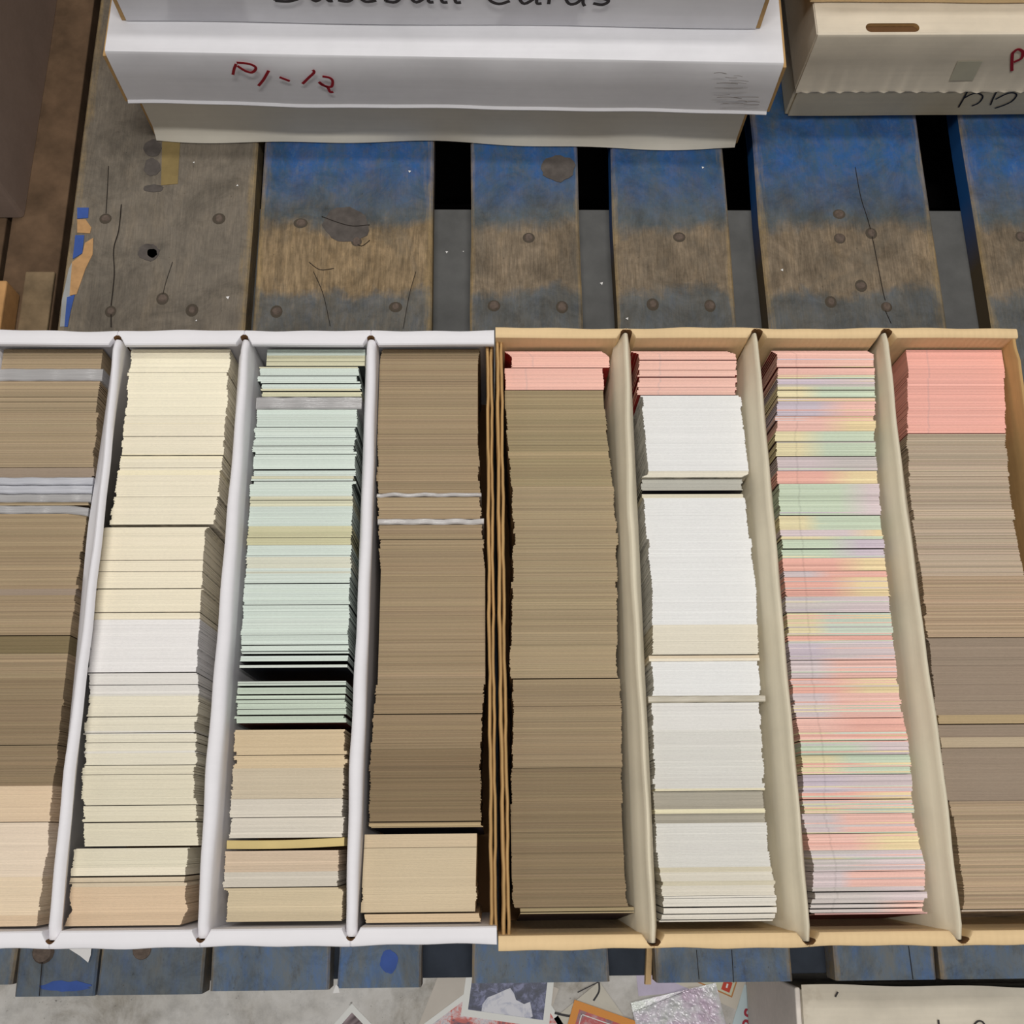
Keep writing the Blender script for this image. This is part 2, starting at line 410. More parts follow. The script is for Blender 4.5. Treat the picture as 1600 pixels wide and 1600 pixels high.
def patch(board, pts, mat, name, z=0.5, th=0.12):
    P = [at(px, py, 0) for px, py in pts]; mb = MB(); n = len(P)
    mb.v = [(x, y, z-0.6) for x, y in P] + [(x, y, z+th) for x, y in P]
    mb.face(range(n, 2*n))
    for i in range(n): mb.face((i, (i+1) % n, n+(i+1) % n, n+i))
    return on(board, mb).build(name, mat, board)
def crack(board, pts, width=0.9, z=0.58):
    width *= .6
    P = [(*at(px, py, 0), z) for px, py in pts]; mb = MB(); mb.ribbon(P, width, (0, 0, 1), 0.15)
    return on(board, mb).build('crack', MAT['crack'], board)
crack(bo('b0'), [(190, 320), (186, 360), (178, 390), (179, 430), (174, 478)], 1.1)
crack(bo('b0'), [(174, 492), (174, 512)], 1.0); crack(bo('b0'), [(170, 260), (168, 300), (166, 334)], 0.8)
crack(bo('b0'), [(270, 410), (260, 440), (255, 460)], 0.6)
crack(bo('b1'), [(503, 339), (530, 349), (552, 354), (578, 352)], 1.0); crack(bo('b1'), [(490, 425), (505, 460), (516, 510)], 0.7)
crack(bo('b1'), [(650, 425), (640, 460), (630, 514)], 0.6); crack(bo('b1'), [(483, 410), (500, 422), (522, 420)], 0.7)
crack(bo('b1'), [(552, 378), (565, 385), (578, 376)], 0.8)
crack(bo('b4'), [(1336, 262), (1345, 310), (1360, 360), (1378, 450), (1383, 470)], 0.7)
crack(bo('b4'), [(1383, 486), (1392, 506)], 0.7)
crack(fo[1], [(67, 1495), (62, 1556)], 0.8); crack(fo[5], [(1143, 1484), (1146, 1535)], 0.6); crack(fo[6], [(1419, 1478), (1426, 1530)], 0.7)
crack(fo[5], [(1088, 1484), (1092, 1530)], 0.5)
for x in (1340, 1365, 1560, 1575): pass
def blob(board, cx, cy, rx, ry, mat, name, n=22, jit=.10, z=0.5):
    patch(board, [(cx+rx*(1+random.uniform(-jit, jit))*math.cos(2*math.pi*i/n), cy+ry*(1+random.uniform(-jit, jit))*math.sin(2*math.pi*i/n)) for i in range(n)], mat, name, z)
blob(bo('b1'), 542, 352, 36, 28, MAT['knot'], 'knot'); blob(bo('b2'), 872, 264, 27, 20, MAT['knot'], 'knot')
blob(bo('b0'), 233, 395, 17, 13, MAT['knot'], 'knot'); blob(bo('b0'), 238, 396, 8, 7, MAT['crack'], 'knot', z=.5)
blob(bo('b0'), 239, 232, 14, 13, MAT['knot'], 'knot'); blob(bo('b0'), 238, 262, 13, 14, MAT['knot'], 'knot'); blob(bo('b0'), 240, 295, 16, 6, MAT['knot'], 'knot')
patch(bo('b0'), [(254, 216), (282, 218), (278, 288), (252, 290)], simple('brown_glue_stain', (134, 116, 76), .8, .2, 0, .15, 60), 'stain')
patch(bo('b0'), [(108, 420), (113, 410), (110, 470), (105, 510), (94, 511), (97, 470)], MAT['grey_paint'], 'paint_patch', .30)
patch(bo('b0'), [(121, 325), (139, 325), (138, 341), (121, 342)], MAT['blue_paint'], 'paint_patch', .42)
patch(bo('b0'), [(121, 343), (134, 343), (143, 356), (141, 365), (121, 364)], MAT['tan_paint'], 'paint_patch', .42)
patch(bo('b0'), [(118, 368), (132, 368), (129, 396), (114, 405)], MAT['blue_paint'], 'paint_patch', .42)
patch(bo('b0'), [(133, 380), (146, 372), (145, 398), (134, 420), (120, 460), (109, 462), (113, 410), (129, 397)], MAT['tan_paint'], 'paint_patch', .40)
patch(bo('b0'), [(105, 465), (117, 461), (110, 490), (106, 511), (101, 511)], MAT['blue_paint'], 'paint_patch', .42)
blob(fo[4], 608, 1502, 14, 19, MAT['blue_paint'], 'paint_patch')
blob(fo[1], 100, 1541, 38, 8, MAT['blue_paint'], 'paint_patch', jit=.25, z=-1.66)
# splinter of wood sticking out of a gap of the pallet
mb = MB(); mb.loft([[(91.5, -84.5, -17.2), (95.5, -84.5, -17.2), (95.2, -84.5, -13.5), (91.8, -84.5, -13.5)], [(94.5, -50, -17.2), (98.5, -50, -17.2), (98.2, -50, -13.5), (94.8, -50, -13.5)]][:1] + [[(93.6, -62, -17.2), (97.2, -62, -17.2), (97, -62, -13.6), (93.8, -62, -13.6)], [(95, -40, -17.2), (96.6, -40, -17.2), (96.6, -40, -14.2), (95, -40, -14.2)]])
tag(mb.build('wood_splinter', MAT['stick']), 'thin pale wood stick jutting from a pallet gap beneath the tan box', 'stick')

# ------------------------------------------------------------------ open card trays
RIM = 106.0
def tray(name, label, x0, x1, yi0, yi1, y0, y1, divs, mw, mi, me, mdiv, sideL, sideR, rec=0.0, nw=2.2):
    """yi: inner faces of near/far wall, y: outer faces; divs: (top l, top r, low l, low r) tables over y"""
    loc = ((x0+x1)/2, (y0+y1)/2, 0.4)
    t = thing(name, label, 'card box', loc)
    def L(mb): return mb.shift(loc)
    mb = MB(); mb.box(x0+1, x1-1, y0+1, y1-1, 0.5, 3.5); L(mb).build('bottom_panel', mi, t)
    dx = [d[2] for d in divs]
    for nm, yi, yo in (('back_wall', yi1, y1), ('front_wall', yi0, y0)):
        s = 1 if yo > yi else -1; th = abs(yo-yi)
        xs = set([x0, x1]); n = 60
        for i in range(n+1): xs.add(lerp(x0, x1, i/n))
        for d in dx:
            for q in (-6, -4.6, -3.4, -2.2, -1.0, -0.35, 0.0, 0.35, 1.0, 2.2, 3.4, 4.6, 6): xs.add(d+q)
        xs = sorted(xs); rings = []
        for x in xs:
            dd = min([abs(x-d) for d in dx]) if dx else 99
            slot = max(0.0, 1 - (dd/(nw+2.2))**2) * 5.4 if dd < nw+2.2 else 0.0       # notch for the divider
            cr = 0.9 if dd < 0.3 else 0.0                                      # crease across the rim
            wv = 0.35*math.sin(x*0.06) + 0.25*math.sin(x*0.17+1)
            zt = RIM + 0.5*math.sin(x*0.045+2) - cr
            a = yi + s*slot; o_ = yo + s*wv
            lo = yi + s*max(rec if s > 0 else 0.0, slot)
            prof = [(lo, 3.6), (lo, zt-11), (lerp(a, lo, .6), zt-7), (a, zt-3.2), (a+s*0.15, zt-1.0), (a+s*0.9, zt-0.25), (lerp(a, o_, .5), zt), (o_-s*1.2, zt-0.15), (o_-s*0.3, zt-0.9), (o_, zt-2.6), (yo, 60), (yo, 0.6)]
            rings.append([(x, q[0], q[1]) for q in prof])
        # shorten the ends of the rim, rounded
        mb = MB(); mb.loft(rings); kp = len(rings[0])
        for fi in range(len(xs)-1):
            xm_ = (xs[fi]+xs[fi+1])/2; dd = min([abs(xm_-d) for d in dx])
            if dd < nw:
                for q in range(5): mb.m[fi*kp+q] = 1
            elif dd < .36:
                for q in range(5, 9): mb.m[fi*kp+q] = 1
        L(mb).build(nm, [mw, MAT['dark_slot']], t, smooth=True)
    for (dl, k) in ((sideL, 0), (sideR, 1)):
        # two plies with a raw corrugated edge
        for pa, pb in dl['plies']:
            rings = []
            for j in range(41):
                y = lerp(yi0-2.5, yi1+2.5, j/40)
                sh = poly(dl['shift'], y); wv = 0.25*math.sin(y*.11+pa)+.15*math.sin(y*.31+pb)
                zt = dl['z'] + 0.5*math.sin(y*0.08+pa) + (0 if 0.03 < j/40 < .97 else -1.5)
                a, b = pa+sh+wv, pb+sh+wv*.8
                rings.append([(a-dl.get('flare', 0), y, 3.6), (b-dl.get('flare', 0), y, 3.6), (b, y, zt-0.8), (b-.5, y, zt), (a+.5, y, zt+.1), (a, y, zt-0.8)])
            mb = MB(); mb.loft(rings); L(mb).build('side_wall', dl['mat'], t, smooth=True)
    for tl, tr, xd, ll, lr in divs:
        rings = []; N = 48
        ya, yb = yi0-4.6, yi1+4.6
        for j in range(N+1):
            y = lerp(ya, yb, j/N); a, b, c, d = poly(tl, y), poly(tr, y), poly(ll, y), poly(lr, y)
            end = min(j, N-j)
            if end < 1: c, d = lerp(c, a, .3), lerp(d, b, .3)
            zt = RIM - 0.6 + 0.4*math.sin(y*.05) - (3.0 if end == 0 else 0.6)
            w_ = b-a; wob = .2*math.sin(y*.13)
            rings.append([(c, y, 3.6), (d, y, 3.6), (d, y, zt-11.8), (lerp(d, b, .6), y, zt-7), (b+wob, y, zt-2.4), (b-w_*.15+wob, y, zt-.8), (b-w_*.38+wob, y, zt-.1), (a+w_*.38+wob, y, zt), (a+w_*.15+wob, y, zt-.8), (a+wob, y, zt-2.4), (lerp(c, a, .6), y, zt-7), (c, y, zt-11.8)])
        mb = MB(); mb.loft(rings); L(mb).build('divider', mdiv, t, smooth=True)
    return t
C = lambda v: [(0, v)]
wdiv = [
 ([(-45, -221), (36, -221.8), (175, -219.6), (281, -221)], [(-45, -214.6), (36, -215.6), (175, -215), (281, -216.4)], -218.2,
  [(-45, -224), (60, -225.5), (170, -227.5), (281, -224)], [(-45, -217.5), (60, -219.5), (170, -222), (281, -217)]),
 ([(-45, -147), (36, -148.6), (175, -147.4), (281, -146)], [(-45, -141.4), (36, -140.4), (175, -140.6), (281, -141.6)], -144, C(-149.4), C(-140)),
 ([(-45, -73), (36, -74), (175, -72), (281, -72.4)], [(-45, -67.4), (36, -66.6), (175, -66), (281, -67)], -70, [(-45, -74), (281, -74)], [(-45, -68.6), (0, -67), (281, -66.4)])]
white = tray('white_card_box', 'open white cardboard card box with four rows on the pallet', -294.5, 2.6, -42, 277.5, -50.6, 287, wdiv,
     MAT['white_board'], MAT['kraft_dark'], None, MAT['white_board'],
     dict(plies=[(-293.5, -290.5)], shift=C(0), z=101, mat=MAT['white_board']),
     dict(plies=[(-1.6, 0.3), (0.6, 2.3)], shift=[(-50, .6), (0, .6), (100, 0), (280, -.6)], z=100.5, mat=MAT['kraft_edge']), rec=5.0)
kdiv = [
 ([(-45, 79.3), (36, 78.8), (175, 76.8), (281, 79.2)], [(-45, 82.6), (36, 82), (175, 81.2), (281, 82.6)], 81, C(74), C(84.6)),
 ([(-45, 157.4), (36, 157.2), (175, 156), (281, 156.6)], [(-45, 160.6), (36, 160.5), (175, 160.2), (281, 159.8)], 158.8, [(-45, 151.5), (250, 152), (281, 154)], [(-45, 163.5), (250, 163), (281, 161)]),
 ([(-45, 234.6), (36, 235), (175, 232.6), (281, 234.6)], [(-45, 238), (36, 238.6), (175, 236.4), (281, 238)], 236.3, [(-45, 229), (200, 229), (255, 232.6), (281, 234)], [(-45, 242), (281, 241)])]
kraft = tray('tan_card_box', 'open tan cardboard card box with four rows beside the white one', 3.4, 315, -46.5, 282, -53.6, 288.8, kdiv,
     MAT['kraft'], MAT['kraft_dark'], None, MAT['kraft_div'],
     dict(plies=[(3.9, 5.9), (6.3, 8.1)], shift=[(-50, 1.4), (0, 1.2), (100, .2), (280, -.3)], z=101.5, mat=MAT['kraft_edge']),
     dict(plies=[(312, 314.6)], shift=[(-50, 0), (250, 0), (281, 0)], z=105, mat=MAT['kraft_edge']), nw=3.2)

# ------------------------------------------------------------------ rows of trading cards
CW = 58.6; CB = 4.0; CT = 92.0
cardgroups = {}
def card(mb, x, y0, y1, zt, col, face, us=None, lean=0.0, zb=CB, w=CW):
    """one card: y1 far side, y0 near side of the top edge; lean = how far the foot lies towards the viewer"""
    if us is None: us = [(0.0, col), (1.0, col)]
    n = len(mb.v); k = len(us)
    for u, c in us: mb.v.append((x+u*w, y0, zt))
    for u, c in us: mb.v.append((x+u*w, y1, zt))
    mb.v += [(x, y0-lean, zb), (x+w, y0-lean, zb), (x+w, y1-lean, zb), (x, y1-lean, zb)]
    B = n+2*k
    for i in range(k-1):
        a, b = us[i][1], us[i+1][1]
        mb.face((n+i, n+i+1, n+k+i+1, n+k+i), 0, (a, b, b, a))
    mb.face([B, B+1] + [n+i for i in range(k-1, -1, -1)], 1, face)
    mb.face([B+2, B+3] + [n+k+i for i in range(k)], 1, face)
    mb.face((B+3, B, n, n+k), 0, us[0][1]); mb.face((B+1, B+2, n+2*k-1, n+k-1), 0, us[-1][1])

def J(c, a, rnd=random):
    g = 1 + rnd.uniform(-a, a); return tuple(max(0.002, min(1, v*g*(1+rnd.uniform(-a, a)*.12))) for v in c)
# kind: edge colour, run-to-run variation, card-to-card variation, thickness, face colour, height jitter
K = {
 'brown':   ((163, 143, 115), .07, .10, .42, (120, 100, 80), .25),
 'brown_d': ((137, 118, 92), .07, .10, .42, (110, 90, 70), .25),
 'brown_l': ((166, 147, 120), .07, .11, .42, (120, 100, 80), .25),
 'brown_o': ((128, 113, 84), .03, .05, .42, (110, 90, 70), .15),
 'greybrown': ((188, 170, 149), .05, .16, .5, (130, 115, 100), .3),
 'greytan': ((182, 160, 133), .05, .15, .5, (130, 110, 90), .3),
 'shade':   ((158, 141, 124), .02, .03, .42, (130, 115, 100), .1),
 'tanlight': ((186, 164, 128), .03, .06, .42, (150, 130, 100), .2),
 'cream':   ((247, 239, 215), .025, .025, .40, (210, 200, 180), .18),
 'cream2':  ((242, 233, 210), .03, .03, .40, (205, 196, 178), .2),
 'creamgrey': ((234, 227, 207), .03, .03, .40, (200, 190, 172), .2),
 'white':   ((240, 237, 235), .012, .015, .40, (215, 212, 210), .12),
 'white5':  ((238, 238, 237), .010, .012, .40, (210, 210, 208), .08),
 'white5d': ((222, 220, 214), .02, .03, .40, (205, 202, 196), .2),
 'cream5':  ((232, 225, 208), .015, .02, .40, (205, 198, 182), .12),
 'grey5':   ((176, 170, 156), .04, .06, .40, (165, 160, 148), .3),
 'peach':   ((224, 200, 170), .025, .03, .40, (200, 178, 150), .15),
 'peach2':  ((232, 214, 192), .02, .02, .40, (205, 188, 168), .12),
 'tan2':    ((212, 192, 162), .03, .035, .40, (190, 170, 142), .2),
 'offw2':   ((220, 212, 198), .02, .02, .40, (198, 190, 178), .15),
 'mint':    ((214, 225, 216), .05, .07, .55, (60, 66, 64), .3),
 'pink':    ((245, 188, 174), .04, .07, .55, (150, 22, 20), .3),
 'rain':    ((200, 200, 200), .03, .07, .55, (96, 40, 40), .3),
}
def lim(t, y): return poly(t, y) if isinstance(t, list) else t
def us_of(kind, c, rnd, pair=None):
    if pair:
        a, b, sw = pair
        k_ = rnd.random(); q_ = .8 if k_ < .10 else (1.12 if k_ > .88 else 1.0); a = tuple(min(1, v*q_) for v in J(lin(a), .09, rnd)); b = tuple(min(1, v*q_) for v in J(lin(b), .09, rnd)); mid = tuple((p+q)/2 for p, q in zip(a, b))
        ln = tuple(p*.86 for p in a)  # darker line painted in as the edge of a divider's shadow
        s0, s1 = max(.24, sw-.16), min(.97, sw+.16)
        return [(0, a), (.185, a), (.20, ln), (.215, a), (s0, a), ((s0+s1)/2, mid), (s1, b), (1, b)]
    if kind == 'pink':
        ln = (c[0]*.86, c[1]*.92, c[2]*.97); return [(0, c), (.2, c), (.215, ln), (.23, c), (1, c)]  # same painted shadow edge on the pink cards
    return None
# colours of the rainbow row
PK, YL, GN, LL, RD, GL = (242, 196, 184), (240, 218, 174), (206, 219, 196), (218, 203, 205), (242, 186, 172), (206, 198, 195)
YG = (234, 222, 182); MN = (208, 220, 204); PU = (208, 195, 206)
WORD = {'brown': 'brown', 'brown_d': 'brown', 'brown_l': 'brown', 'brown_o': 'olive brown', 'greybrown': 'grey-brown', 'greytan': 'grey-brown', 'shade': 'dull grey-brown', 'tanlight': 'light tan',
        'cream': 'cream', 'cream2': 'cream', 'creamgrey': 'greyish cream', 'white': 'bright white', 'white5': 'bright white', 'white5d': 'off-white', 'cream5': 'cream', 'grey5': 'grey', 'peach': 'peach', 'peach2': 'pale peach', 'tan2': 'tan cream', 'offw2': 'off-white', 'mint': 'mint', 'pink': 'pink', 'rain': 'multicoloured pastel'}
PLACE = ['at the far end of', 'in the far part of', 'just beyond the middle of', 'just nearer than the middle of', 'in the near part of', 'at the near end of']
def row(name, label, ind_label, group, edge, segs, gaps, x_lo, x_hi, picks, right=False, seed=1, xm=None):
    """edge: (ypx, xpx) table of the visible card edge; segs: (ypx0, ypx1, kind[, options])"""
    rnd = random.Random(seed); big = MB()
    xmid = xm or edge[len(edge)//2][1]
    def Y(py): return at(xmid, py, CT)[1]
    ed = sorted((Y(py), at(px, py, CT)[0]) for py, px in edge)
    G = sorted([Y(g[0] if isinstance(g, tuple) else g) for g in gaps], reverse=True)
    gw = {Y(g[0]): g[1] for g in gaps if isinstance(g, tuple)}
    total = sum(abs(Y(a[0])-Y(a[1])) for a in segs); step = total/max(1, picks); nxt = Y(segs[0][0]) - step*.5
    made = 0; sg = 0.0; walk = 0.0
    for sgm in segs:
        a, b, kind = sgm[:3]; opt = sgm[3] if len(sgm) > 3 else {}
        base, rv, cv, th, fc, hj = K[kind]; bn = 'brown' in WORD[kind]; rv *= (.8 if bn else .6); cv *= (1.3 if bn else (1.1 if kind in ('mint', 'pink') else .5)); hj *= (.7 if bn else .3); y = Y(a); yend = Y(b); dz = opt.get('dz', 0.0); run = 0; rc = lin(base); fcl = lin(opt.get('face', fc))
        while y > yend + 0.2:
            if run <= 0:
                run = rnd.randint(3, 16); rc = J(lin(opt.get('col', base)), rv, rnd); sg = rnd.uniform(-.5, .5) * hj
                if opt.get('alt') and rnd.random() < opt.get('altp', .3): rc = J(lin(opt['alt']), rv, rnd); run = rnd.randint(1, 5)
                offx = rnd.gauss(0, .35)
            run -= 1
            t = th*rnd.uniform(.8, 1.25); pick = False
            if y < nxt and y - 1.0 > yend: t = max(t, rnd.uniform(.8, 1.05)); pick = True; nxt -= step
            if G and y - t < G[0]:
                g = G.pop(0); y = g - gw.get(g, rnd.uniform(.3, .7))*.36; offx = rnd.gauss(0, .6); run = min(run, 4)
                if y <= yend: break
            t = min(t, y - yend)
            c = J(rc, cv, rnd)
            if rnd.random() < .04: c = tuple(v*(.82 if bn else .92) for v in c)
            if rnd.random() < .05: c = tuple(min(1, v*1.08) for v in c)
            x = poly(ed, y) - (CW if right else 0) + offx + rnd.gauss(0, .16) + opt.get('dx', 0)
            x = max(lim(x_lo, y), min(lim(x_hi, y) - CW, x)); zt = CT + dz + sg + rnd.uniform(-hj, hj)*.6
            pr = opt.get('pair')
            if pr and rnd.random() < .14: q = rnd.choice(bands); pr = q[2:]
            us = us_of(kind, c, rnd, pr)
            if pick:
                o = MB(); card(o, x, y-t, y-.02, zt+.03, c, fcl, us)
                ob = o.build('trading_card', [MAT['card'], MAT['cardface']]); pw = PLACE[min(5, int(6*(Y(segs[0][0])-y)/(Y(segs[0][0])-Y(segs[-1][1]))))]; tag(ob, f'{WORD[kind]} edged card {pw} {ind_label[3:]}', 'trading card', f'{WORD[kind]} edged cards {pw} {group[3:]}'); made += 1
            else: card(big, x, y-t*.97, y-.01, zt, c, fcl, us)
            y -= t
    ob = big.build(name, [MAT['card'], MAT['cardface']]); tag(ob, label, 'trading cards', kind='stuff')
    return Y, ed
def one(Y, ed, ypx, th, zt, edgecol, facecol, label, group, x_lo, x_hi, lean=0.0, right=False, dx=0.0, us=None, w=CW):
    y = Y(ypx); x = poly(ed, y) - (CW if right else 0) + dx; x = max(lim(x_lo, y), min(lim(x_hi, y)-w, x))
    o = MB(); card(o, x, y-th, y, zt, lin(edgecol), lin(facecol), us, lean, w=w)
    return tag(o.build('trading_card', [MAT['card'], MAT['cardface']]), label, 'trading card', group)
def holder(name, Y, ed, p0, p1, zt, mat, label, cat, x_lo, x_hi, right=False, w=60.0, dx=0, wav=.3, corner=False, group=None, off=(0, 0)):
    """plastic sleeve or holder standing in the row: rounded slab with a slightly wavy mouth"""
    y1, y0 = Y(p0)-.1, Y(p1)+.1; x = poly(ed, (y0+y1)/2) - (CW if right else 0) + dx; x = max(lim(x_lo, y0)+off[0], min(lim(x_hi, y0)+off[1]-w, x))
    mb = MB(); rings = []; n = 24; r = random.Random(p0)
    for i in range(n+1):
        u = i/n; X = x+u*w; z = zt + wav*math.sin(u*19+p0) + wav*r.uniform(-.5, .5); e = .35*math.sin(u*23+p1)*wav
        if corner and u > .8: z += (u-.8)*8; e -= (u-.8)*10
        q = min(.6, (y1-y0)*.25)
        rings.append([(X, y0, CB), (X, y1, CB), (X, y1+e, z-q), (X, y1-q+e, z), (X, y0+q+e, z), (X, y0+e, z-q)])
    mb.loft(rings); return tag(mb.build(name, mat, smooth=True), label, cat, group)

# --- row 1 (far left, brown) ----------------------------------------------------------
X0 = (-289.6, [(-45, -224.6), (60, -226.2), (170, -228.2), (281, -224.8)])
Y0, E0 = row('trading_cards', 'brown-edged cards packed in leftmost row of white box, peach block near viewer',
    'in the leftmost row', 'of the leftmost row',
    [(548, 158), (596, 156), (600, 155), (680, 150), (760, 143), (800, 136), (860, 128), (930, 118), (1010, 105), (1100, 98), (1190, 88), (1228, 82), (1320, 76), (1400, 62), (1445, 58)],
    [(546, 577, 'brown_l'), (596, 730, 'brown_l'), (730, 747, 'shade', {'dz': -1}), (785, 790, 'brown'), (803, 920, 'brown'), (920, 930, 'shade'), (930, 993, 'brown'), (994, 1021, 'brown_o'), (1021, 1060, 'brown'), (1060, 1228, 'brown_d', {'col': (146, 127, 101)}), (1228, 1284, 'peach'), (1285, 1370, 'peach2'), (1370, 1430, 'peach2', {'col': (228, 208, 180)}), (1430, 1447, 'peach')],
    [620, 628, (993, .5), 1164], X0[0], X0[1], 34, right=True, seed=11, xm=60)
for i, (p0, p1, mt, lab, zz, cn) in enumerate([(577, 596, 'sleeve_grey', 'grey plastic sleeve at the far end of the leftmost row', 93.4, 0), (747, 759, 'sleeve_pale', 'pale rigid plastic holder, farther of two side by side in leftmost row', 94, 0), (759, 772, 'sleeve_pale', 'pale rigid plastic holder, nearer of two side by side in leftmost row', 93.4, 0), (772, 785, 'sleeve_grey', 'grey plastic holder just nearer than the pale pair in leftmost row', 92.6, 0), (790, 803, 'sleeve_grey', 'grey plastic sleeve with a turned-up corner in leftmost row', 92.8, 1)]):
    holder('card_sleeve', Y0, E0, p0, p1, zz, MAT[mt], lab, 'card sleeve', X0[0], X0[1], True, 60.5, 0, corner=bool(cn))
# --- row 2 (cream) --------------------------------------------------------------------
X1 = ([(-45, -217), (60, -218.8), (170, -220.6), (281, -215.6)], -150)
Y1, E1 = row('trading_cards', 'cream and white edged cards packed in second row of white box',
    'in the cream row', 'of the second row',
    [(545, 207), (600, 200), (700, 190), (775, 180), (820, 170), (826, 158), (900, 151), (970, 144), (1050, 137), (1056, 141), (1110, 139), (1130, 132), (1190, 134), (1200, 128), (1246, 127), (1250, 131), (1322, 131), (1326, 115), (1368, 112), (1400, 108), (1420, 112), (1445, 101)],
    [(546, 575, 'cream'), (575, 650, 'cream'), (650, 820, 'cream2', {'alt': (246, 236, 206)}), (823, 968, 'cream', {'col': (244, 234, 210)}), (968, 1050, 'white'), (1052, 1085, 'white', {'col': (230, 226, 220)}), (1085, 1195, 'creamgrey', {'alt': (230, 226, 216)}), (1197, 1323, 'creamgrey', {'col': (229, 221, 198)}), (1325, 1355, 'creamgrey', {'col': (229, 221, 198)}), (1355, 1368, 'cream2'), (1370, 1385, 'peach', {'col': (216, 200, 174)}), (1385, 1446, 'peach', {'col': (219, 194, 164)})],
    [582, 682, 712, 731, 776, (823, .9), (875, .9), 893, 920, (957, .7), (1051, .8), 1070, 1120, 1145, 1160, (1195, 1.0), (1210, .5), (1258, .7), 1285, (1323, 1.1), (1369, 1.1), 1378], X1[0], X1[1], 40, seed=12, xm=230)
# --- row 3 (mint) ---------------------------------------------------------------------
X2 = (-139.4, -74.7)
Y2, E2 = row('trading_cards', 'mint edged cards packed in third row of white box, cream blocks near viewer',
    'in the mint row', 'of the third row',
    [(545, 418), (572, 417), (574, 405), (618, 408), (640, 402), (700, 397), (790, 390), (860, 386), (950, 380), (1030, 376), (1060, 372), (1128, 370), (1140, 367), (1172, 364), (1174, 370), (1190, 369), (1194, 364), (1240, 362), (1310, 358), (1328, 352), (1388, 350), (1391, 358), (1436, 354)],
    [(546, 620, 'mint', {'alt': (216, 212, 182), 'altp': .4}), (640, 822, 'mint', {'alt': (214, 212, 186), 'altp': .2}), (822, 852, 'mint', {'col': (206, 202, 166), 'alt': (210, 206, 172)}), (852, 1033, 'mint', {'alt': (218, 218, 200), 'altp': .25, 'face': (16, 18, 20)}), (1074, 1128, 'mint', {'col': (198, 210, 194), 'face': (70, 26, 24)}), (1140, 1200, 'tan2', {'col': (214, 193, 160)}), (1200, 1248, 'tan2', {'col': (208, 194, 170)}), (1248, 1309, 'offw2'), (1329, 1362, 'tan2', {'col': (211, 190, 166)}), (1362, 1386, 'offw2', {'col': (210, 202, 188)}), (1387, 1440, 'tan2', {'col': (208, 192, 162)})],
    [565, 573, 588, 600, 612, 668, 684, 697, 710, 735, 752, 782, 840, 868, (912, .5), (945, .5), 992, 1008, 1018, 1024, 1086, 1093, 1099, 1108, 1118, 1180, 1277, 1386], X2[0], X2[1], 40, seed=13, xm=460)
holder('card_sleeve', Y2, E2, 621, 640, 93.2, MAT['sleeve_grey'], 'wide grey plastic sleeve standing in the mint row', 'card sleeve', X2[0], X2[1], False, 62, -1.5)
one(Y2, E2, 1039, 1.5, 92.4, (214, 220, 212), (28, 34, 44), 'pale-edged card with dark printed face above a gap in the mint row', 'cards at gaps of the mint row', *X2)
one(Y2, E2, 1064.5, .9, 92.2, (206, 214, 204), (30, 30, 34), 'farther of two loose mint edged cards just nearer than the dark face', 'cards at gaps of the mint row', *X2)
one(Y2, E2, 1067.6, 1.2, 92.2, (204, 214, 202), (20, 20, 24), 'nearer of two loose mint edged cards just nearer than the dark face', 'cards at gaps of the mint row', *X2)
one(Y2, E2, 1127.6, .6, 92.0, (200, 212, 196), (96, 40, 34), 'last mint edged card, dark red face towards the cream block', 'cards at gaps of the mint row', *X2)
# thick yellow card leaning between the cream blocks
y1 = Y2(1311.5); y0 = Y2(1328)+.3; x = poly(E2, (y0+y1)/2)
mb = MB(); rings = []
for i in range(17):
    u = i/16; bow = -1.6*math.sin(u*math.pi)*.6 + u*1.6
    rings.append([(x+u*61-.5, y0+bow-.6, CB), (x+u*61-.5, y1+bow-1.2, CB), (x+u*61-.5, y1+bow*.6-.2, 90.6), (x+u*61-.5, y1-1.2+bow*.6, 91), (x+u*61-.5, y0+.5+bow*.6, 90.4)])
mb.loft(rings); tag(mb.build('trading_card', simple('yellow_card', (206, 184, 124), .6, .3, 0, .06, 60), smooth=True), 'thick yellow card bowed between two cream blocks in the mint row', 'trading card')
# --- row 4 (brown) --------------------------------------------------------------------
X3 = ([(-45, -67.2), (0, -66.2), (281, -65.8)], -3)
Y3, E3 = row('trading_cards', 'brown-edged cards packed in fourth row of white box, cream block near viewer',
    "in the white box's fourth row", 'of the fourth row',
    [(545, 598), (560, 594), (580, 590), (770, 590), (830, 592), (900, 596), (960, 598), (1000, 596), (1090, 588), (1150, 580), (1240, 577), (1290, 577), (1303, 566), (1400, 563), (1424, 563), (1428, 570), (1445, 573)],
    [(546, 771, 'brown'), (777, 811, 'brown', {'col': (170, 150, 121)}), (820, 1085, 'brown'), (1085, 1170, 'brown', {'col': (152, 132, 105)}), (1170, 1286, 'brown_d'), (1286, 1291, 'tanlight'), (1303, 1325, 'tan2'), (1325, 1425, 'tan2', {'col': (212, 194, 164)}), (1425, 1441, 'peach', {'col': (220, 196, 162)})],
    [843, 1116, 1284, 1324, 1427], X3[0], X3[1], 36, seed=14, xm=670)
holder('card_sleeve', Y3, E3, 771, 777, 93.6, MAT['sleeve_clear'], 'thin shiny clear sleeve, farther of two in the fourth row', 'card sleeve', X3[0], X3[1], False, 60, -.4, .8)
holder('card_sleeve', Y3, E3, 811, 820, 93.2, MAT['sleeve_clear'], 'clear sleeve with a wider shiny mouth, nearer of two in the fourth row', 'card sleeve', X3[0], X3[1], False, 60.5, -.4, .6)
one(Y3, E3, 1291.3, .5, 92, (170, 150, 116), (24, 34, 72), 'brown edged card with blue printed face above the cream block', None, *X3, dx=1.4, lean=3.6)
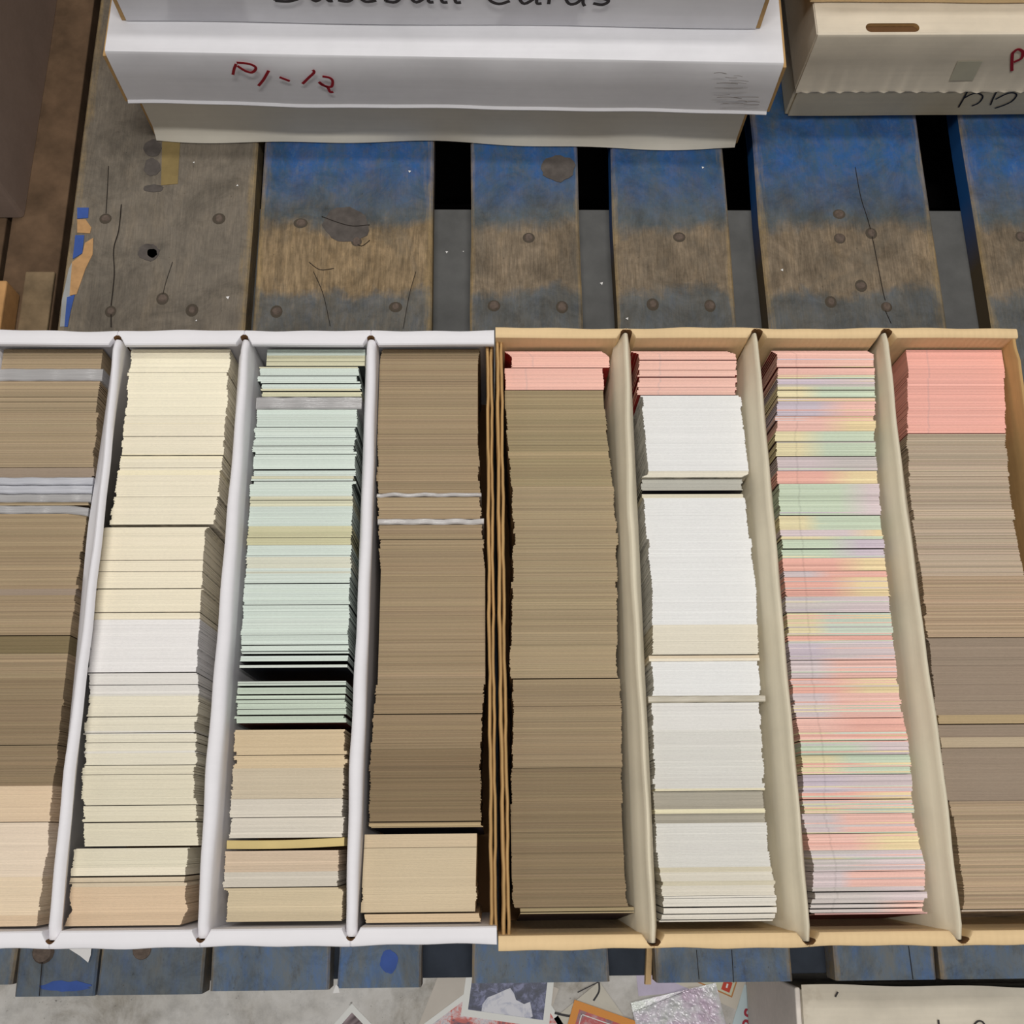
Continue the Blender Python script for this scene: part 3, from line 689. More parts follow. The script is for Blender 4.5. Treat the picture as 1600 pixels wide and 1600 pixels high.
# --- row 5 (brown, tan box) -----------------------------------------------------------
X4 = ([(-50, 10.8), (0, 10.4), (100, 9.2), (280, 8.8)], 73.4)
Y4, E4 = row('trading_cards', 'brown-edged cards packed in the tan box row beside the white box, pink cards at far end',
    "in the tan box's first row", 'of the fifth row',
    [(548, 787), (556, 798), (574, 798), (576, 790), (609, 790), (611, 787), (700, 795), (800, 802), (850, 803), (950, 800), (1056, 796), (1062, 800), (1100, 803), (1200, 800), (1300, 797), (1400, 800), (1425, 806)],
    [(549, 609, 'pink', {'col': (242, 192, 178)}), (610, 760, 'brown', {'col': (165, 148, 116)}), (760, 1060, 'brown', {'col': (168, 150, 121)}), (1062, 1200, 'brown', {'col': (157, 138, 111)}), (1200, 1418, 'brown_d', {'col': (141, 123, 97)}), (1419, 1424, 'tanlight', {'col': (160, 144, 112), 'dx': 3})],
    [575, (1061, .4), 1103, 1418], X4[0], X4[1], 36, seed=15, xm=880)
one(Y4, E4, 1425.5, .6, 92, (168, 152, 120), (64, 44, 62), 'last card of the fifth row, leaning with its dark purple printed face showing', None, X4[0], X4[1], lean=9.5, dx=4.5)
# --- row 6 (white, tan box) -----------------------------------------------------------
X5 = (85.2, 150.8)
Y5, E5 = row('trading_cards', 'white-edged cards packed in second row of tan box, pink cards at far end',
    'in the white row', 'of the sixth row',
    [(549, 985), (552, 998), (596, 998), (600, 996), (617, 996), (619, 1003), (740, 1013), (744, 1004), (768, 1004), (772, 1003), (820, 1010), (900, 1018), (1020, 1020), (1026, 1014), (1032, 1018), (1085, 1021), (1098, 1019), (1232, 1022), (1240, 1022), (1286, 1024), (1350, 1029), (1400, 1037), (1425, 1034), (1440, 1030)],
    [(549, 617, 'pink', {'col': (244, 198, 184)}), (618, 736, 'white5'), (736, 746, 'cream5'), (747, 763, 'grey5', {'col': (190, 188, 178), 'dz': -2.5, 'face': (30, 26, 40)}), (772, 778, 'cream5', {'col': (230, 222, 200)}), (778, 976, 'white5'), (976, 1023, 'cream5'), (1033, 1087, 'white5'), (1098, 1140, 'white5', {'col': (232, 230, 226)}), (1140, 1232, 'white5d'), (1232, 1236, 'cream5', {'col': (232, 224, 196)}), (1236, 1264, 'grey5', {'dz': -3}), (1264, 1271, 'cream5', {'col': (234, 226, 194)}), (1271, 1286, 'grey5', {'dz': -3}), (1286, 1355, 'white5d'), (1355, 1400, 'white5d', {'col': (222, 216, 202), 'alt': (214, 206, 184)}), (1400, 1440, 'white5d', {'col': (228, 224, 214)})],
    [563, 578, 590, 605, (1403, .5), 1418, 1428, 1437], X5[0], X5[1], 38, seed=16, xm=1100)
one(Y5, E5, 764, .5, 91, (196, 192, 180), (34, 30, 44), 'white edged card with dark printed face above a gap in the white row', None, *X5)
for p, lab, dz, cc in ((1024.5, 'proud cream card at a bend of the white row, farther one', .8, (226, 210, 184)), (1029, 'proud cream card at a bend of the white row, nearer one', 1.2, (240, 230, 210))):
    one(Y5, E5, p, 1.5, 92+dz, cc, (200, 190, 170), lab, 'proud cards of the white row', X5[0], X5[1], w=61, dx=-.8)
holder('card_sleeve', Y5, E5, 1087, 1098, 93.4, plastic('beige_plastic', (186, 178, 160), .4), 'beige plastic holder standing proud across the white row', 'card sleeve', X5[0], X5[1], False, 64, -2.6, .2)
# --- row 7 (rainbow) ------------------------------------------------------------------
X6 = (164.2, [(-45, 228.4), (200, 228.4), (255, 231.8), (281, 233)])
bands = [(548, 586, PK, PK, .5), (586, 592, YG, GN, .35), (592, 601, PU, LL, .5), (601, 622, YG, GN, .3), (622, 627, YL, YL, .5), (627, 650, PU, PK, .55), (650, 674, PK, YL, .6), (674, 714, YG, GN, .35), (714, 736, LL, GL, .5), (736, 756, RD, YL, .6), (756, 806, GN, LL, .75), (806, 828, YG, GN, .25), (828, 838, LL, YL, .8), (838, 843, YG, GN, .5), (843, 872, GN, PU, .6), (872, 892, RD, YL, .65), (892, 902, LL, RD, .3), (902, 932, RD, YL, .6), (932, 958, GL, LL, .5), (958, 993, YG, MN, .25), (993, 1002, RD, RD, .5), (1002, 1032, PU, LL, .3), (1032, 1060, LL, PK, .3), (1060, 1083, RD, YL, .55), (1083, 1120, LL, PK, .3), (1120, 1158, PK, RD, .4), (1158, 1180, GN, LL, .6), (1180, 1210, YG, GN, .3), (1210, 1237, PU, LL, .4), (1237, 1250, RD, YL, .6), (1250, 1271, YG, MN, .4), (1271, 1303, LL, PK, .25), (1303, 1329, PK, YL, .55), (1329, 1362, GL, LL, .5), (1362, 1386, LL, PK, .2), (1386, 1408, GL, LL, .6), (1408, 1426, GL, PK, .7)]
Y6, E6 = row('trading_cards', 'cards with rainbow of pastel edges packed in third row of tan box',
    'in the rainbow row', 'of the seventh row',
    [(548, 1206), (553, 1215), (700, 1213), (800, 1218), (900, 1225), (1000, 1232), (1100, 1240), (1150, 1250), (1200, 1253), (1290, 1258), (1320, 1264), (1350, 1270), (1400, 1270), (1425, 1267)],
    [(a, b, 'rain', {'pair': (c, d, s), 'face': (110, 24, 22) if a < 590 else (84, 48, 46)}) for a, b, c, d, s in bands],
    [575, 592, 610, 622, 650, 690, 714, 736, 806, 843, 858, 892, 922, 958, 993, 1032, 1060, 1122, 1158, 1180, 1210, 1250, 1271, 1303, 1362, 1394, 1412, 1420], X6[0], X6[1], 40, seed=17, xm=1310)
one(Y6, E6, 1427, .6, 91.6, (214, 170, 166), (110, 14, 22), 'last card of the rainbow row, leaning with dark red face showing', None, X6[0], X6[1], lean=9, dx=2)
# --- row 8 (grey-brown) ---------------------------------------------------------------
X7 = (242.6, 311)
Y7, E7 = row('trading_cards', 'grey-brown edged cards packed in rightmost row of tan box, pink block at far end',
    'in the rightmost row', 'of the rightmost row',
    [(548, 1419), (600, 1419), (678, 1418), (690, 1417), (800, 1425), (900, 1440), (995, 1449), (1000, 1454), (1100, 1463), (1150, 1470), (1240, 1480), (1260, 1487), (1330, 1497), (1400, 1507), (1420, 1503)],
    [(547, 677, 'pink', {'col': (247, 184, 170)}), (678, 900, 'greybrown'), (900, 996, 'greytan', {'col': (184, 160, 134)}), (996, 1117, 'shade', {'dz': -1.5}), (1117, 1132, 'tanlight'), (1132, 1152, 'shade', {'dz': -1.5}), (1152, 1168, 'tanlight', {'col': (190, 172, 146)}), (1168, 1252, 'shade', {'dz': -1.5}), (1252, 1421, 'greytan')],
    [(1132, .3), (1168, .3)], X7[0], X7[1], 36, seed=18, xm=1520)
one(Y7, E7, 1422, .7, 91.4, (200, 184, 168), (196, 184, 172), 'last white bordered card of the rightmost row leaning on the front wall', None, X7[0], X7[1], lean=9.5)

# ------------------------------------------------------------------ stacked lidded boxes
def scallop(t, amp, per): return amp*max(0.0, math.sin(t*2*math.pi/per))
def lid(t, x0, x1, y0, y1, z0, z1, mtop, mside, th=3.0, wav=.5, sc=0.0, per=11.0, name='lid'):
    """shallow lid: top sheet with rounded front fold, four sides, ragged lower edge"""
    mb = MB(); N = 72; rings = []
    for i in range(N+1):
        u = i/N; x = lerp(x0, x1, u); wy = wav*math.sin(u*17)+.4*wav*math.sin(u*41); wz = wav*.8*math.sin(u*11+1)
        s = scallop(x, sc, per)
        rings.append([(x, y1, z1-.2), (x, y0+3.5, z1+wz*.4), (x, y0+1.2, z1-.5+wz*.4), (x, y0+.2+wy*.3, z1-2.2), (x, y0-.3+wy*.6, lerp(z0, z1, .5)), (x, y0-.5+wy-s*.6, z0+2.2+wz), (x, y0-2.1+wy-s, z0+.7+wz), (x, y0-2.0+wy-s, z0+wz), (x, y0+th+wy, z0+wz), (x, y0+th, lerp(z0, z1, .5)), (x, y0+th, z1-th), (x, y1, z1-th)])
    mb.loft(rings); p = mb.build(name, mtop, t, smooth=True)
    mb = MB(); mb.box(x0-2.8, x0-.1, y0+.6, y1, z0-1, z1-4); mb.build('lid_side', mside, t, bevel=.5)
    mb = MB(); mb.box(x1+.1, x1+2.8, y0+.6, y1, z0-1, z1-4); mb.build('lid_side', mside, t, bevel=.5)
    return p
def base(t, x0, x1, y0, y1, z0, z1, mat, medge, flare=2.0):
    mb = MB(); N = 60; rings = []
    for i in range(N+1):
        u = i/N; x = lerp(x0, x1, u); f = flare*(.65+.35*math.sin(u*9+.5)+.2*math.sin(u*23))
        rings.append([(x, y1, z0+.2), (x, y0-f*.6+1, z0+.2), (x, y0-f, z0+1.0), (x, y0-f*.55, z0+4.6), (x, y0+.2*math.sin(u*13), z0+9.5+2.5*math.sin(u*8+2)), (x, y0, z0+30), (x, y0+.4, z1), (x, y1, z1)])
    mb.loft(rings); b = mb.build('base', mat, t, smooth=True)
    for xa, xb in ((x0-2.4, x0-.1), (x1+.1, x1+2.4)):
        mb = MB(); mb.box(xa, xb, y0+1.5, y0+40, z0+.4, z1); mb.build('corner_flap', medge, t, bevel=.5)
        mb = MB(); mb.box(xa, xb, y0+40.2, y1, z0+.4, z1); mb.build('side_panel', mat, t, bevel=.5)
    return b
# white stack: lidded box, another box on top
WS = (-31.2, 495.8, 0.4)
ws = thing('lidded_card_box', 'white lidded cardboard box with red marker P1-12 at the back of the pallet', 'cardboard box', WS, -0.0135)
base(ws, -214.5, 214.3, 0, 300, 0, 92, MAT['offwhite'], MAT['kraft_edge'], 5.0)
lid(ws, -219.5, 226, -6.5, 310, 47, 95.5, MAT['white_lid'], MAT['kraft_edge'], wav=.5)
crw, srw = math.cos(-0.0135), math.sin(-0.0135)
def wsl(x, z, yl):      # world x,z on the stack's front -> local point
    return ((x-WS[0])*crw + 0*srw, yl, z-WS[2])
def marker(t, strokes, yw, yl, width, mat, off, name, lf):
    mb = MB()
    for st in strokes:
        P = []
        for px, py in st:
            x, z = at_front(px, py, yw); P.append(lf(x, z, yl-off))
        mb.ribbon(P, width, (0, -1, 0), .2)
    return mb.build(name, mat, t)
P112 = [[(364, 117), (366, 108), (369, 100)], [(370, 98), (385, 99), (396, 102), (400, 107), (394, 113), (384, 111), (371, 103)], [(404, 134), (412, 124), (420, 110)], [(437, 120), (445, 123), (453, 126)], [(473, 130), (483, 120), (491, 112), (489, 108)],
        [(504, 118), (515, 120), (520, 125), (518, 134), (508, 133), (499, 127), (503, 131), (512, 135), (516, 142), (521, 142)]]
marker(ws, P112, 489.2, -8.3, 1.9, MAT['marker_red'], .0, 'marker_writing', wsl)
# grey scuffs near the right end of the lid front
mb = MB(); rr = random.Random(5)
for i in range(16):
    x, z = at_front(rr.uniform(1115, 1165), rr.uniform(104, 158), 489); ln = rr.uniform(6, 20); P = [wsl(x, z, -8.25), wsl(x+ln*.5, z+rr.uniform(-.6, .6), -8.25), wsl(x+ln, z+rr.uniform(-1, 1), -8.25)]
    P = [(min(p[0], 225.5), p[1], p[2]) for p in P]
    mb.ribbon(P, rr.uniform(.25, .7), (0, -1, 0), .06)
mb.build('scuff_mark', simple('grey_scuff', (158, 152, 150), .8), ws)
# upper box of the white stack
UB = (-30.5, 514.6, 95.9)
ub = thing('card_box', 'white cardboard box on top of the P1-12 box with black handwriting', 'cardboard box', UB, -0.007)
mb = MB(); N = 50; rings = []
for i in range(N+1):
    u = i/N; x = lerp(-208, 208, u); wy = .5*math.sin(u*12)
    rings.append([(x, 285, .2), (x, 1.5, .2), (x, .2+wy, 1.2), (x, -.6+wy, 30), (x, 0, 100), (x, 1, 102), (x, 285, 102)])
mb.loft(rings); mb.build('body', MAT['white_lid'], ub, smooth=True)
for a, b in ((-211.5, -208.2), (208.2, 211.5)):
    mb = MB(); mb.box(a, b, 1, 285, .3, 101); mb.build('side_panel', MAT['kraft_edge'], ub, bevel=.6)
GLY = {'B': ([[(0, 0), (.05, .5), (.1, 1)], [(.1, 1), (.5, .95), (.55, .7), (.2, .52), (.6, .4), (.75, .15), (.4, -.02), (0, 0)]], .85),
       'a': ([[(.5, .5), (.2, .52), (.02, .25), (.2, 0), (.48, .25), (.52, .5), (.55, .05), (.7, .02)]], .72),
       'b': ([[(.08, 1.05), (.06, .5), (.06, .02)], [(.06, .3), (.3, .5), (.52, .28), (.35, 0), (.06, .04)]], .66),
       's': ([[(.45, .5), (.12, .45), (.2, .28), (.45, .15), (.3, 0), (.02, .05)]], .55),
       'e': ([[(.03, .25), (.45, .32), (.35, .5), (.1, .45), (.02, .2), (.2, 0), (.5, .06)]], .62),
       'l': ([[(.1, 1.05), (.08, .4), (.12, .04), (.28, .02)]], .34),
       'C': ([[(.65, .85), (.35, 1), (.05, .6), (.1, .15), (.4, -.02), (.7, .1)]], .82),
       'r': ([[(.05, .5), (.08, .0)], [(.08, .3), (.25, .5), (.4, .46)]], .46),
       'd': ([[(.48, .48), (.2, .5), (.02, .24), (.2, 0), (.46, .2), (.55, 1.05), (.52, .2), (.62, -.06)]], .72)}
def write(t, text, x, z, h, y, mat, width, slant=.12, sp=1.15, wx=1.0):
    mb = MB()
    for ch in text:
        if ch == ' ': x += h*.6*wx; continue
        st, adv = GLY[ch]
        for s in st: mb.ribbon([(x+(p[0]*wx+p[1]*slant)*h, y, z+p[1]*h) for p in s], width, (0, -1, 0), .2)
        x += adv*h*sp*wx
    return mb.build('marker_writing', mat, t)
zz = at_front(600, 2, 514)[1] - UB[2]; xx = at_front(432, 9, 514)[0] - UB[0]
write(ub, 'Baseball Cards', xx, zz+.2, 22, -1.5, MAT['marker_black'], 2.2, wx=1.0)
# right stack
RS = (225.8, 521.8, 0.4)
rs = thing('lidded_card_box', 'aged white lidded box with hand hole, tape patch and red letter P', 'cardboard box', RS, 0.012)
base(rs, 0, 420, -2.5, 300, 0, 92, MAT['old_base'], MAT['old_base'], 0.6)
# lid with a hand hole through its top near the front fold
mb = MB(); LX0, LX1, LY0, LZ0, LZ1 = -6.5, 430, -12.6, 40, 95.6
N = 110; rings = []
for i in range(N+1):
    u = i/N; x = lerp(LX0, LX1, u); wy = .3*math.sin(u*15); s = scallop(x, 1.7, 11.0)
    rings.append([(x, LY0+2.2, LZ1), (x, LY0+.7, LZ1-.5), (x, LY0, LZ1-2.2), (x, LY0-.3+wy, 70), (x, LY0-.5+wy, LZ0+2.2), (x, LY0-.8+wy-s, LZ0+.5), (x, LY0-.7+wy-s, LZ0+.1), (x, LY0+2.6, LZ0+.6), (x, LY0+2.6, LZ1-3)])
mb.loft(rings); mb.build('lid', MAT['old_white'], rs, smooth=True)
hx0, hx1 = at(1353, 47, 96)[0]-RS[0], at(1437, 47, 96)[0]-RS[0]; hy0, hy1 = LY0+2.4, LY0+9.6
mb = MB()           # top sheet around the rounded slot
hr = (hy1-hy0)/2; cyh = (hy0+hy1)/2; ox0, ox1, oy0, oy1 = hx0-12, hx1+12, LY0+2.2, LY0+26
sl = [(hx0+hr-hr*math.sin(math.pi*i/10), cyh-hr*math.cos(math.pi*i/10)) for i in range(11)]
sr = [(hx1-hr+hr*math.sin(math.pi*i/10), cyh-hr*math.cos(math.pi*i/10)) for i in range(11)]
for side, ox in ((sl, ox0), (sr, ox1)):
    b0 = len(mb.v); mb.v += [(*p, LZ1) for p in side] + [(ox, hy0, LZ1), (ox, hy1, LZ1)] + [(*p, LZ1-3) for p in side]
    for i in range(10):
        mb.face((b0+i, b0+i+1, b0+14+i, b0+13+i), 1)
        c_ = b0+11 if i < 5 else b0+12; mb.face((b0+i, b0+i+1, c_))
    mb.face((b0+5, b0+12, b0+11))
b0 = len(mb.v); mb.v += [(hx0+hr, hy1, LZ1), (hx1-hr, hy1, LZ1), (hx1-hr, hy1, LZ1-3), (hx0+hr, hy1, LZ1-3), (hx0+hr, hy0, LZ1), (hx1-hr, hy0, LZ1), (hx1-hr, hy0, LZ1-3), (hx0+hr, hy0, LZ1-3)]
mb.face((b0, b0+1, b0+2, b0+3), 1); mb.face((b0+4, b0+5, b0+6, b0+7), 1)
mb.box(ox0, ox1, hy1, oy1, LZ1-.6, LZ1); mb.box(ox0, ox1, oy0-.3, hy0, LZ1-.6, LZ1)
for x0_, x1_, y0_, y1_ in ((LX0, ox0, oy0, oy1), (ox1, LX1, oy0, oy1), (LX0, LX1, oy1, 300)):
    mb.box(x0_, x1_, y0_, y1_, LZ1-.6, LZ1)
mb.build('lid_top', [MAT['old_white'], MAT['kraft_edge']], rs)
mb = MB(); mb.box(ox0, ox1, oy0, oy1, LZ1-4.2, LZ1-3.1); mb.build('inner_flap', MAT['kraft_dark'], rs)
mb = MB(); mb.box(LX0-.6, LX0+2.2, LY0+1.4, 300, LZ0+1, LZ1-.8); mb.build('lid_side', MAT['old_white'], rs, bevel=.6)
def rsl(x, z, yl): return (x-RS[0], yl, z-RS[2])
YF = RS[1]+LY0-.9
marker(rs, [[(1581, 112), (1581, 97), (1582, 83)], [(1582, 84), (1590, 78), (1598, 82), (1596, 92), (1584, 98)]], YF+1, LY0-.95, 2.0, MAT['marker_red'], 0, 'marker_writing', rsl)
marker(rs, [[(1498, 170), (1505, 158), (1512, 145)], [(1506, 156), (1520, 149), (1531, 149), (1536, 154), (1530, 163), (1519, 168)], [(1548, 167), (1552, 157), (1557, 147)], [(1556, 158), (1572, 150), (1584, 148), (1589, 152), (1582, 161), (1570, 167), (1555, 172)]], RS[1]-3.3, -3.4, 1.1, MAT['marker_black'], 0.1, 'marker_writing', rsl)
mb = MB(); P = []
for px, py in ((1483, 126), (1496, 96), (1535, 96), (1520, 126)):
    x, z = at_front(px, py, YF+1); P.append(rsl(x, z, LY0-.95))
mb.v = P + [(a, b-.12, c) for a, b, c in P]; mb.face((4, 5, 6, 7)); mb.face((0, 1, 5, 4)); mb.face((1, 2, 6, 5)); mb.face((2, 3, 7, 6)); mb.face((3, 0, 4, 7))
mb.build('tape_patch', MAT['tape'], rs)
KB = (216, 535.4, 96.4)
kb = thing('card_box', 'plain tan cardboard box resting on the aged white lid', 'cardboard box', KB, 0.006)
mb = MB(); N = 30; rings = []
for i in range(N+1):
    u = i/N; x = lerp(0, 400, u); wz = .8*math.sin(u*15)+.4*math.sin(u*37)
    rings.append([(x, 260, .3), (x, 1.2, .3), (x, -.4+wz*.4, 1.0), (x, 0, 45), (x, .6, 88), (x, 2, 90), (x, 260, 90)])
mb.loft(rings); mb.build('body', MAT['kraft'], kb, smooth=True)
mb = MB(); mb.box(-3, -.2, 1.5, 260, .5, 89); mb.build('side_panel', MAT['kraft_edge'], kb, bevel=.5)

# ------------------------------------------------------------------ neighbouring pallet and boxes on the left
LP = (-440, 420, FLOOR)
lp = thing('wooden_pallet', 'brown unpainted pallet at the left edge under the shaded box', 'pallet', LP)
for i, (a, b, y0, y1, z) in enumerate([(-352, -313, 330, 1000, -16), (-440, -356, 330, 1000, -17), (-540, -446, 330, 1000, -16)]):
    mb = MB(); mb.box(a, b, y0, y1, z-18, z); mb.shift(LP).build('deck_board', MAT['shade_brown_wood'], lp, bevel=1)
mb = MB(); mb.box(-335, -314, 332, 394, -15.9, -13); mb.shift(LP).build('lit_board_strip', simple('lit_brown_board', (122, 104, 80), .85, .2, 0, .3, 50), lp, bevel=1)  # paler strip added for the lit front stretch of the board
for y0, y1 in ((335, 430), (800, 900)):
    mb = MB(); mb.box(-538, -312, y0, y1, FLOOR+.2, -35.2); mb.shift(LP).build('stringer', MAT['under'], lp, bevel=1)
mb = MB(); mb.box(-372, -337.5, 330, 376, -15.8, 6); tag(mb.build('wood_block', MAT['orange_wood'], bevel=1.2), 'raw orange wood block at the left edge behind the white box', 'wood block')
LB = (-450, 440, -15.8)
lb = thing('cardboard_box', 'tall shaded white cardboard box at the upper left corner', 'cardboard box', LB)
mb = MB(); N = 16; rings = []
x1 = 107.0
for z in (0.2, 40, 120, 240, 540, 542):  # unseen upper part made tall to block light on this side
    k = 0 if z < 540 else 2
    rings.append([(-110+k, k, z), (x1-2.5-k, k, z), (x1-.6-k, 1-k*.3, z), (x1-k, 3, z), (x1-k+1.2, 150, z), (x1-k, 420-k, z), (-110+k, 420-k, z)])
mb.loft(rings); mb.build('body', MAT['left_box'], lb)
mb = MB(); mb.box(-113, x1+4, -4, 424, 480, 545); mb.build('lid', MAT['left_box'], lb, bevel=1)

# ------------------------------------------------------------------ things on the floor in front of the pallet
FB = (182.6, -84.6, FLOOR+.8)
fb = thing('cardboard_box', 'grubby white lidded box on the floor at the lower right', 'cardboard box', FB, -0.02)
mb = MB(); N = 26
def lidz(u, v): return 131 + 1.0*math.sin(u*9+v*4)+.7*math.sin(u*21+1)*math.cos(v*6)
def lidback(u): return -.4 - 2.2*(max(0, u-.3)) - (1.8 if u > .42 else 0)*min(1, (u-.42)*12) + .5*math.sin(u*30)
mb.grid(60, 24, lambda u, v: (1.5+u*378, lerp(lidback(u), -300, v), lidz(u, v) - (1.5 if v == 0 or u == 0 else 0)))
mb.build('lid_top', MAT['floor_lid'], fb, smooth=True)
mb = MB(); mb.box(1.2, 380, -299, -3.0, 92, 128.6); mb.build('lid_rim', MAT['floor_lid'], fb, bevel=.8)
mb = MB(); mb.box(4, 377, -297, -6.5, .2, 92); mb.build('base', MAT['floor_side'], fb, bevel=.6)
mb = MB(); mb.box(-2.2, 1.0, -299, -2.0, 0.4, 129); mb.build('side_panel', MAT['floor_side'], fb, bevel=1.0)
mb = MB()
def fbl(px, py):
    x, y = at(px, py, -8); return (x-FB[0], y-FB[1], 132.6)
for st in ([(1308, 1548), (1304, 1556)], [(1465, 1588), (1467, 1602)], [(1510, 1602), (1514, 1598), (1517, 1600)], [(1520, 1596), (1526, 1589), (1534, 1590), (1540, 1600)]):
    mb.ribbon([fbl(*p) for p in st], .9, (0, 0, 1), .5)
mb.build('marker_writing', MAT['marker_black'], fb)

def pic(name, stops, scale=40, det=4, off=(0, 0, 0)):
    n = NT(name, .35, .4); f = n.noise(n.pos(off=off), scale, det, .7, .6)
    n.color(n.ramp(f, stops)); return n.m
def flat_card(corner, a1, w, h, border, mats, label, z, bw=3.5, a2=None, group=None, inner=None):
    """a card lying on the floor: corner, direction of its width a1 (deg), height direction a2"""
    e1 = Vector((math.cos(math.radians(a1)), math.sin(math.radians(a1)))); a2 = a1+90 if a2 is None else a2
    e2 = Vector((math.cos(math.radians(a2)), math.sin(math.radians(a2))))
    P = lambda u, v, zz: (corner[0]+e1.x*u+e2.x*v, corner[1]+e1.y*u+e2.y*v, zz)
    o = thing('trading_card', label, 'trading card', (P(w/2, h/2, z)[0], P(w/2, h/2, z)[1], z), 0, group)
    org = (P(w/2, h/2, z)[0], P(w/2, h/2, z)[1], z)
    def slab(u0, u1, v0, v1, z0, z1):
        mb = MB(); q = [(u0, v0), (u1, v0), (u1, v1), (u0, v1)]
        if (e1.x*e2.y-e1.y*e2.x) < 0: q = q[::-1]
        mb.v = [P(u, v, z0) for u, v in q]+[P(u, v, z1) for u, v in q]
        for f in ((3, 2, 1, 0), (4, 5, 6, 7), (0, 1, 5, 4), (1, 2, 6, 5), (2, 3, 7, 6), (3, 0, 4, 7)): mb.face(f)
        return mb.shift(org)
    slab(0, w, 0, h, z, z+.4).build('card_stock', border, o)
    if mats: slab(bw, w-bw, bw, h-bw, z+.4, z+.46).build('picture', mats, o)
    return o, P, org, slab
F = FLOOR + .05; G = 'loose cards on the floor'
wb = simple('white_card_border', (232, 232, 228), .5)
flat_card((-97.9, -110), -43, CW, 82, wb, pic('maroon_photo', [(.3, lin((20, 6, 10))), (.5, lin((52, 16, 26))), (.62, lin((180, 160, 164)))], 18), 'white bordered card lying cornerwise on the floor with dark maroon photo', F, 4, -133, G)
flat_card((-51, -124), 67, CW, 82, simple('beige_card_back', (204, 196, 186), .7, .2, 0, .04), None, 'plain beige card on the floor half under the pallet', F, 3, -23, G)
flat_card((-49, -124.5), 34, 82, CW, wb, pic('red_blue_photo', [(.32, lin((70, 70, 120))), (.46, lin((214, 204, 208))), (.56, lin((206, 96, 84))), (.66, lin((90, 70, 90)))], 60), 'white bordered card with red and blue photo under the jersey card', F+.5, 3.5, -56, G)
o, P, org, slab = flat_card((-21.7, -118.4), -8, 62, 82, wb, pic('crowd_photo', [(.3, lin((24, 28, 44))), (.5, lin((60, 66, 96))), (.62, lin((120, 124, 160)))], 150, 6), 'white bordered card on the floor showing a pale jersey against a dark crowd', F+1.0, 4.5, None, G)
mb = MB(); JP = [(14, 4.6), (14, 9), (17, 14), (23, 17), (28, 20), (32, 22), (35, 19), (37, 15), (43, 13), (47, 15), (50, 6), (48, 4.6)]
mb.v = [P(u, v, F+1.47) for u, v in JP]+[P(u, v, F+1.53) for u, v in JP]; q = len(JP); mb.face(range(q, 2*q))
for i in range(q): mb.face((i, (i+1) % q, q+(i+1) % q, q+i))
mb.shift(org).build('jersey_print', pic('jersey_print', [(.35, lin((150, 156, 184))), (.55, lin((214, 214, 222)))], 70), o)
flat_card((76, -97.5), -54, CW, 82, simple('pale_card', (206, 200, 186), .6, .3, 0, .06, 70), None, 'pale card with black outline on the floor under the orange card', F+.5, 3, -144, G)
oo = bpy.data.objects[-1] if False else None
mb = MB(); mb.ribbon([(60.5, -104.5, F+.92), (75.5, -97.9, F+.92)], .7, (0, 0, 1), .05); mb.ribbon([(75.8, -98, F+.92), (75.6, -104, F+.92), (71.5, -110, F+.92)], 1.3, (0, 0, 1), .05); mb.ribbon([(44, -117.5, F+.92), (54, -119.5, F+.92), (60, -118, F+.92)], 1.6, (0, 0, 1), .05)
pc = [o for o in COL.objects if o.get('label', '').startswith('pale card with black')][0]
l = pc.location/S; mb.shift((l.x, l.y, l.z)).build('black_outline', MAT['black_line'], pc)
o, P, org, slab = flat_card((58.2, -109), -18.5, 82, CW, simple('orange_card_border', (222, 144, 52), .45), pic('brown_red_photo', [(.3, lin((70, 40, 46))), (.45, lin((150, 110, 116))), (.55, lin((186, 60, 60))), (.7, lin((196, 170, 172)))], 45), 'orange bordered card lying on the floor below the tan box', F+1.6, 5, -108.5, G)
for u0, u1, v0, v1 in ((7.2, 74.8, 7.2, 7.8), (7.2, 7.8, 7.2, 51)):
    slab(u0, u1, v0, v1, F+2.06, F+2.11).build('frame_line', wb, o)
# lavender card, green lettered card, blue card with red letters
flat_card((103.5, -107.5), 4, CW, 82, simple('lavender_card', (196, 186, 208), .5, .3, 0, .08, 90), None, 'lavender card on the floor peeking out beside the foil wrapper', F, 3, None, G)
o, P, org, slab = flat_card((172, -117), 67, 82, CW, simple('cream_card_border', (206, 198, 184), .5), None, 'cream card with green lettering and red badge beside the foil wrapper', F+.5, 4, 157, G)
slab(6.2, 75, 5.4, 53, F+.9, F+.95).build('orange_line_frame', simple('orange_line', (186, 128, 70), .5), o)
slab(7.2, 74, 6.4, 52, F+.95, F+1.0).build('panel', simple('pale_green_panel', (206, 206, 180), .5), o)
slab(8.5, 15.5, 8.2, 14.4, F+1.0, F+1.06).build('red_badge', simple('red_badge', (196, 62, 40), .5), o)
for i in range(7): slab(10.5, 19.5-(i % 3), 22+i*2.3, 23.4+i*2.3, F+1.0, F+1.06).build('green_lettering', simple('green_ink', (104, 160, 104), .5), o) if i == 0 else slab(10.5, 19.5-(i % 3), 22+i*2.3, 23.4+i*2.3, F+1.0, F+1.06).build('green_lettering', bpy.data.materials['green_ink'], o)
slab(10.8, 13.6, 10.6, 11.8, F+1.06, F+1.1).build('badge_mark', wb, o)
o, P, org, slab = flat_card((179, -100.5), -112, 82, 40, simple('pale_blue_card', (196, 212, 216), .5, .3, 0, .05), None, 'pale blue card with dark red letters, tucked under the floor box', F+.0, 3, -22, G)
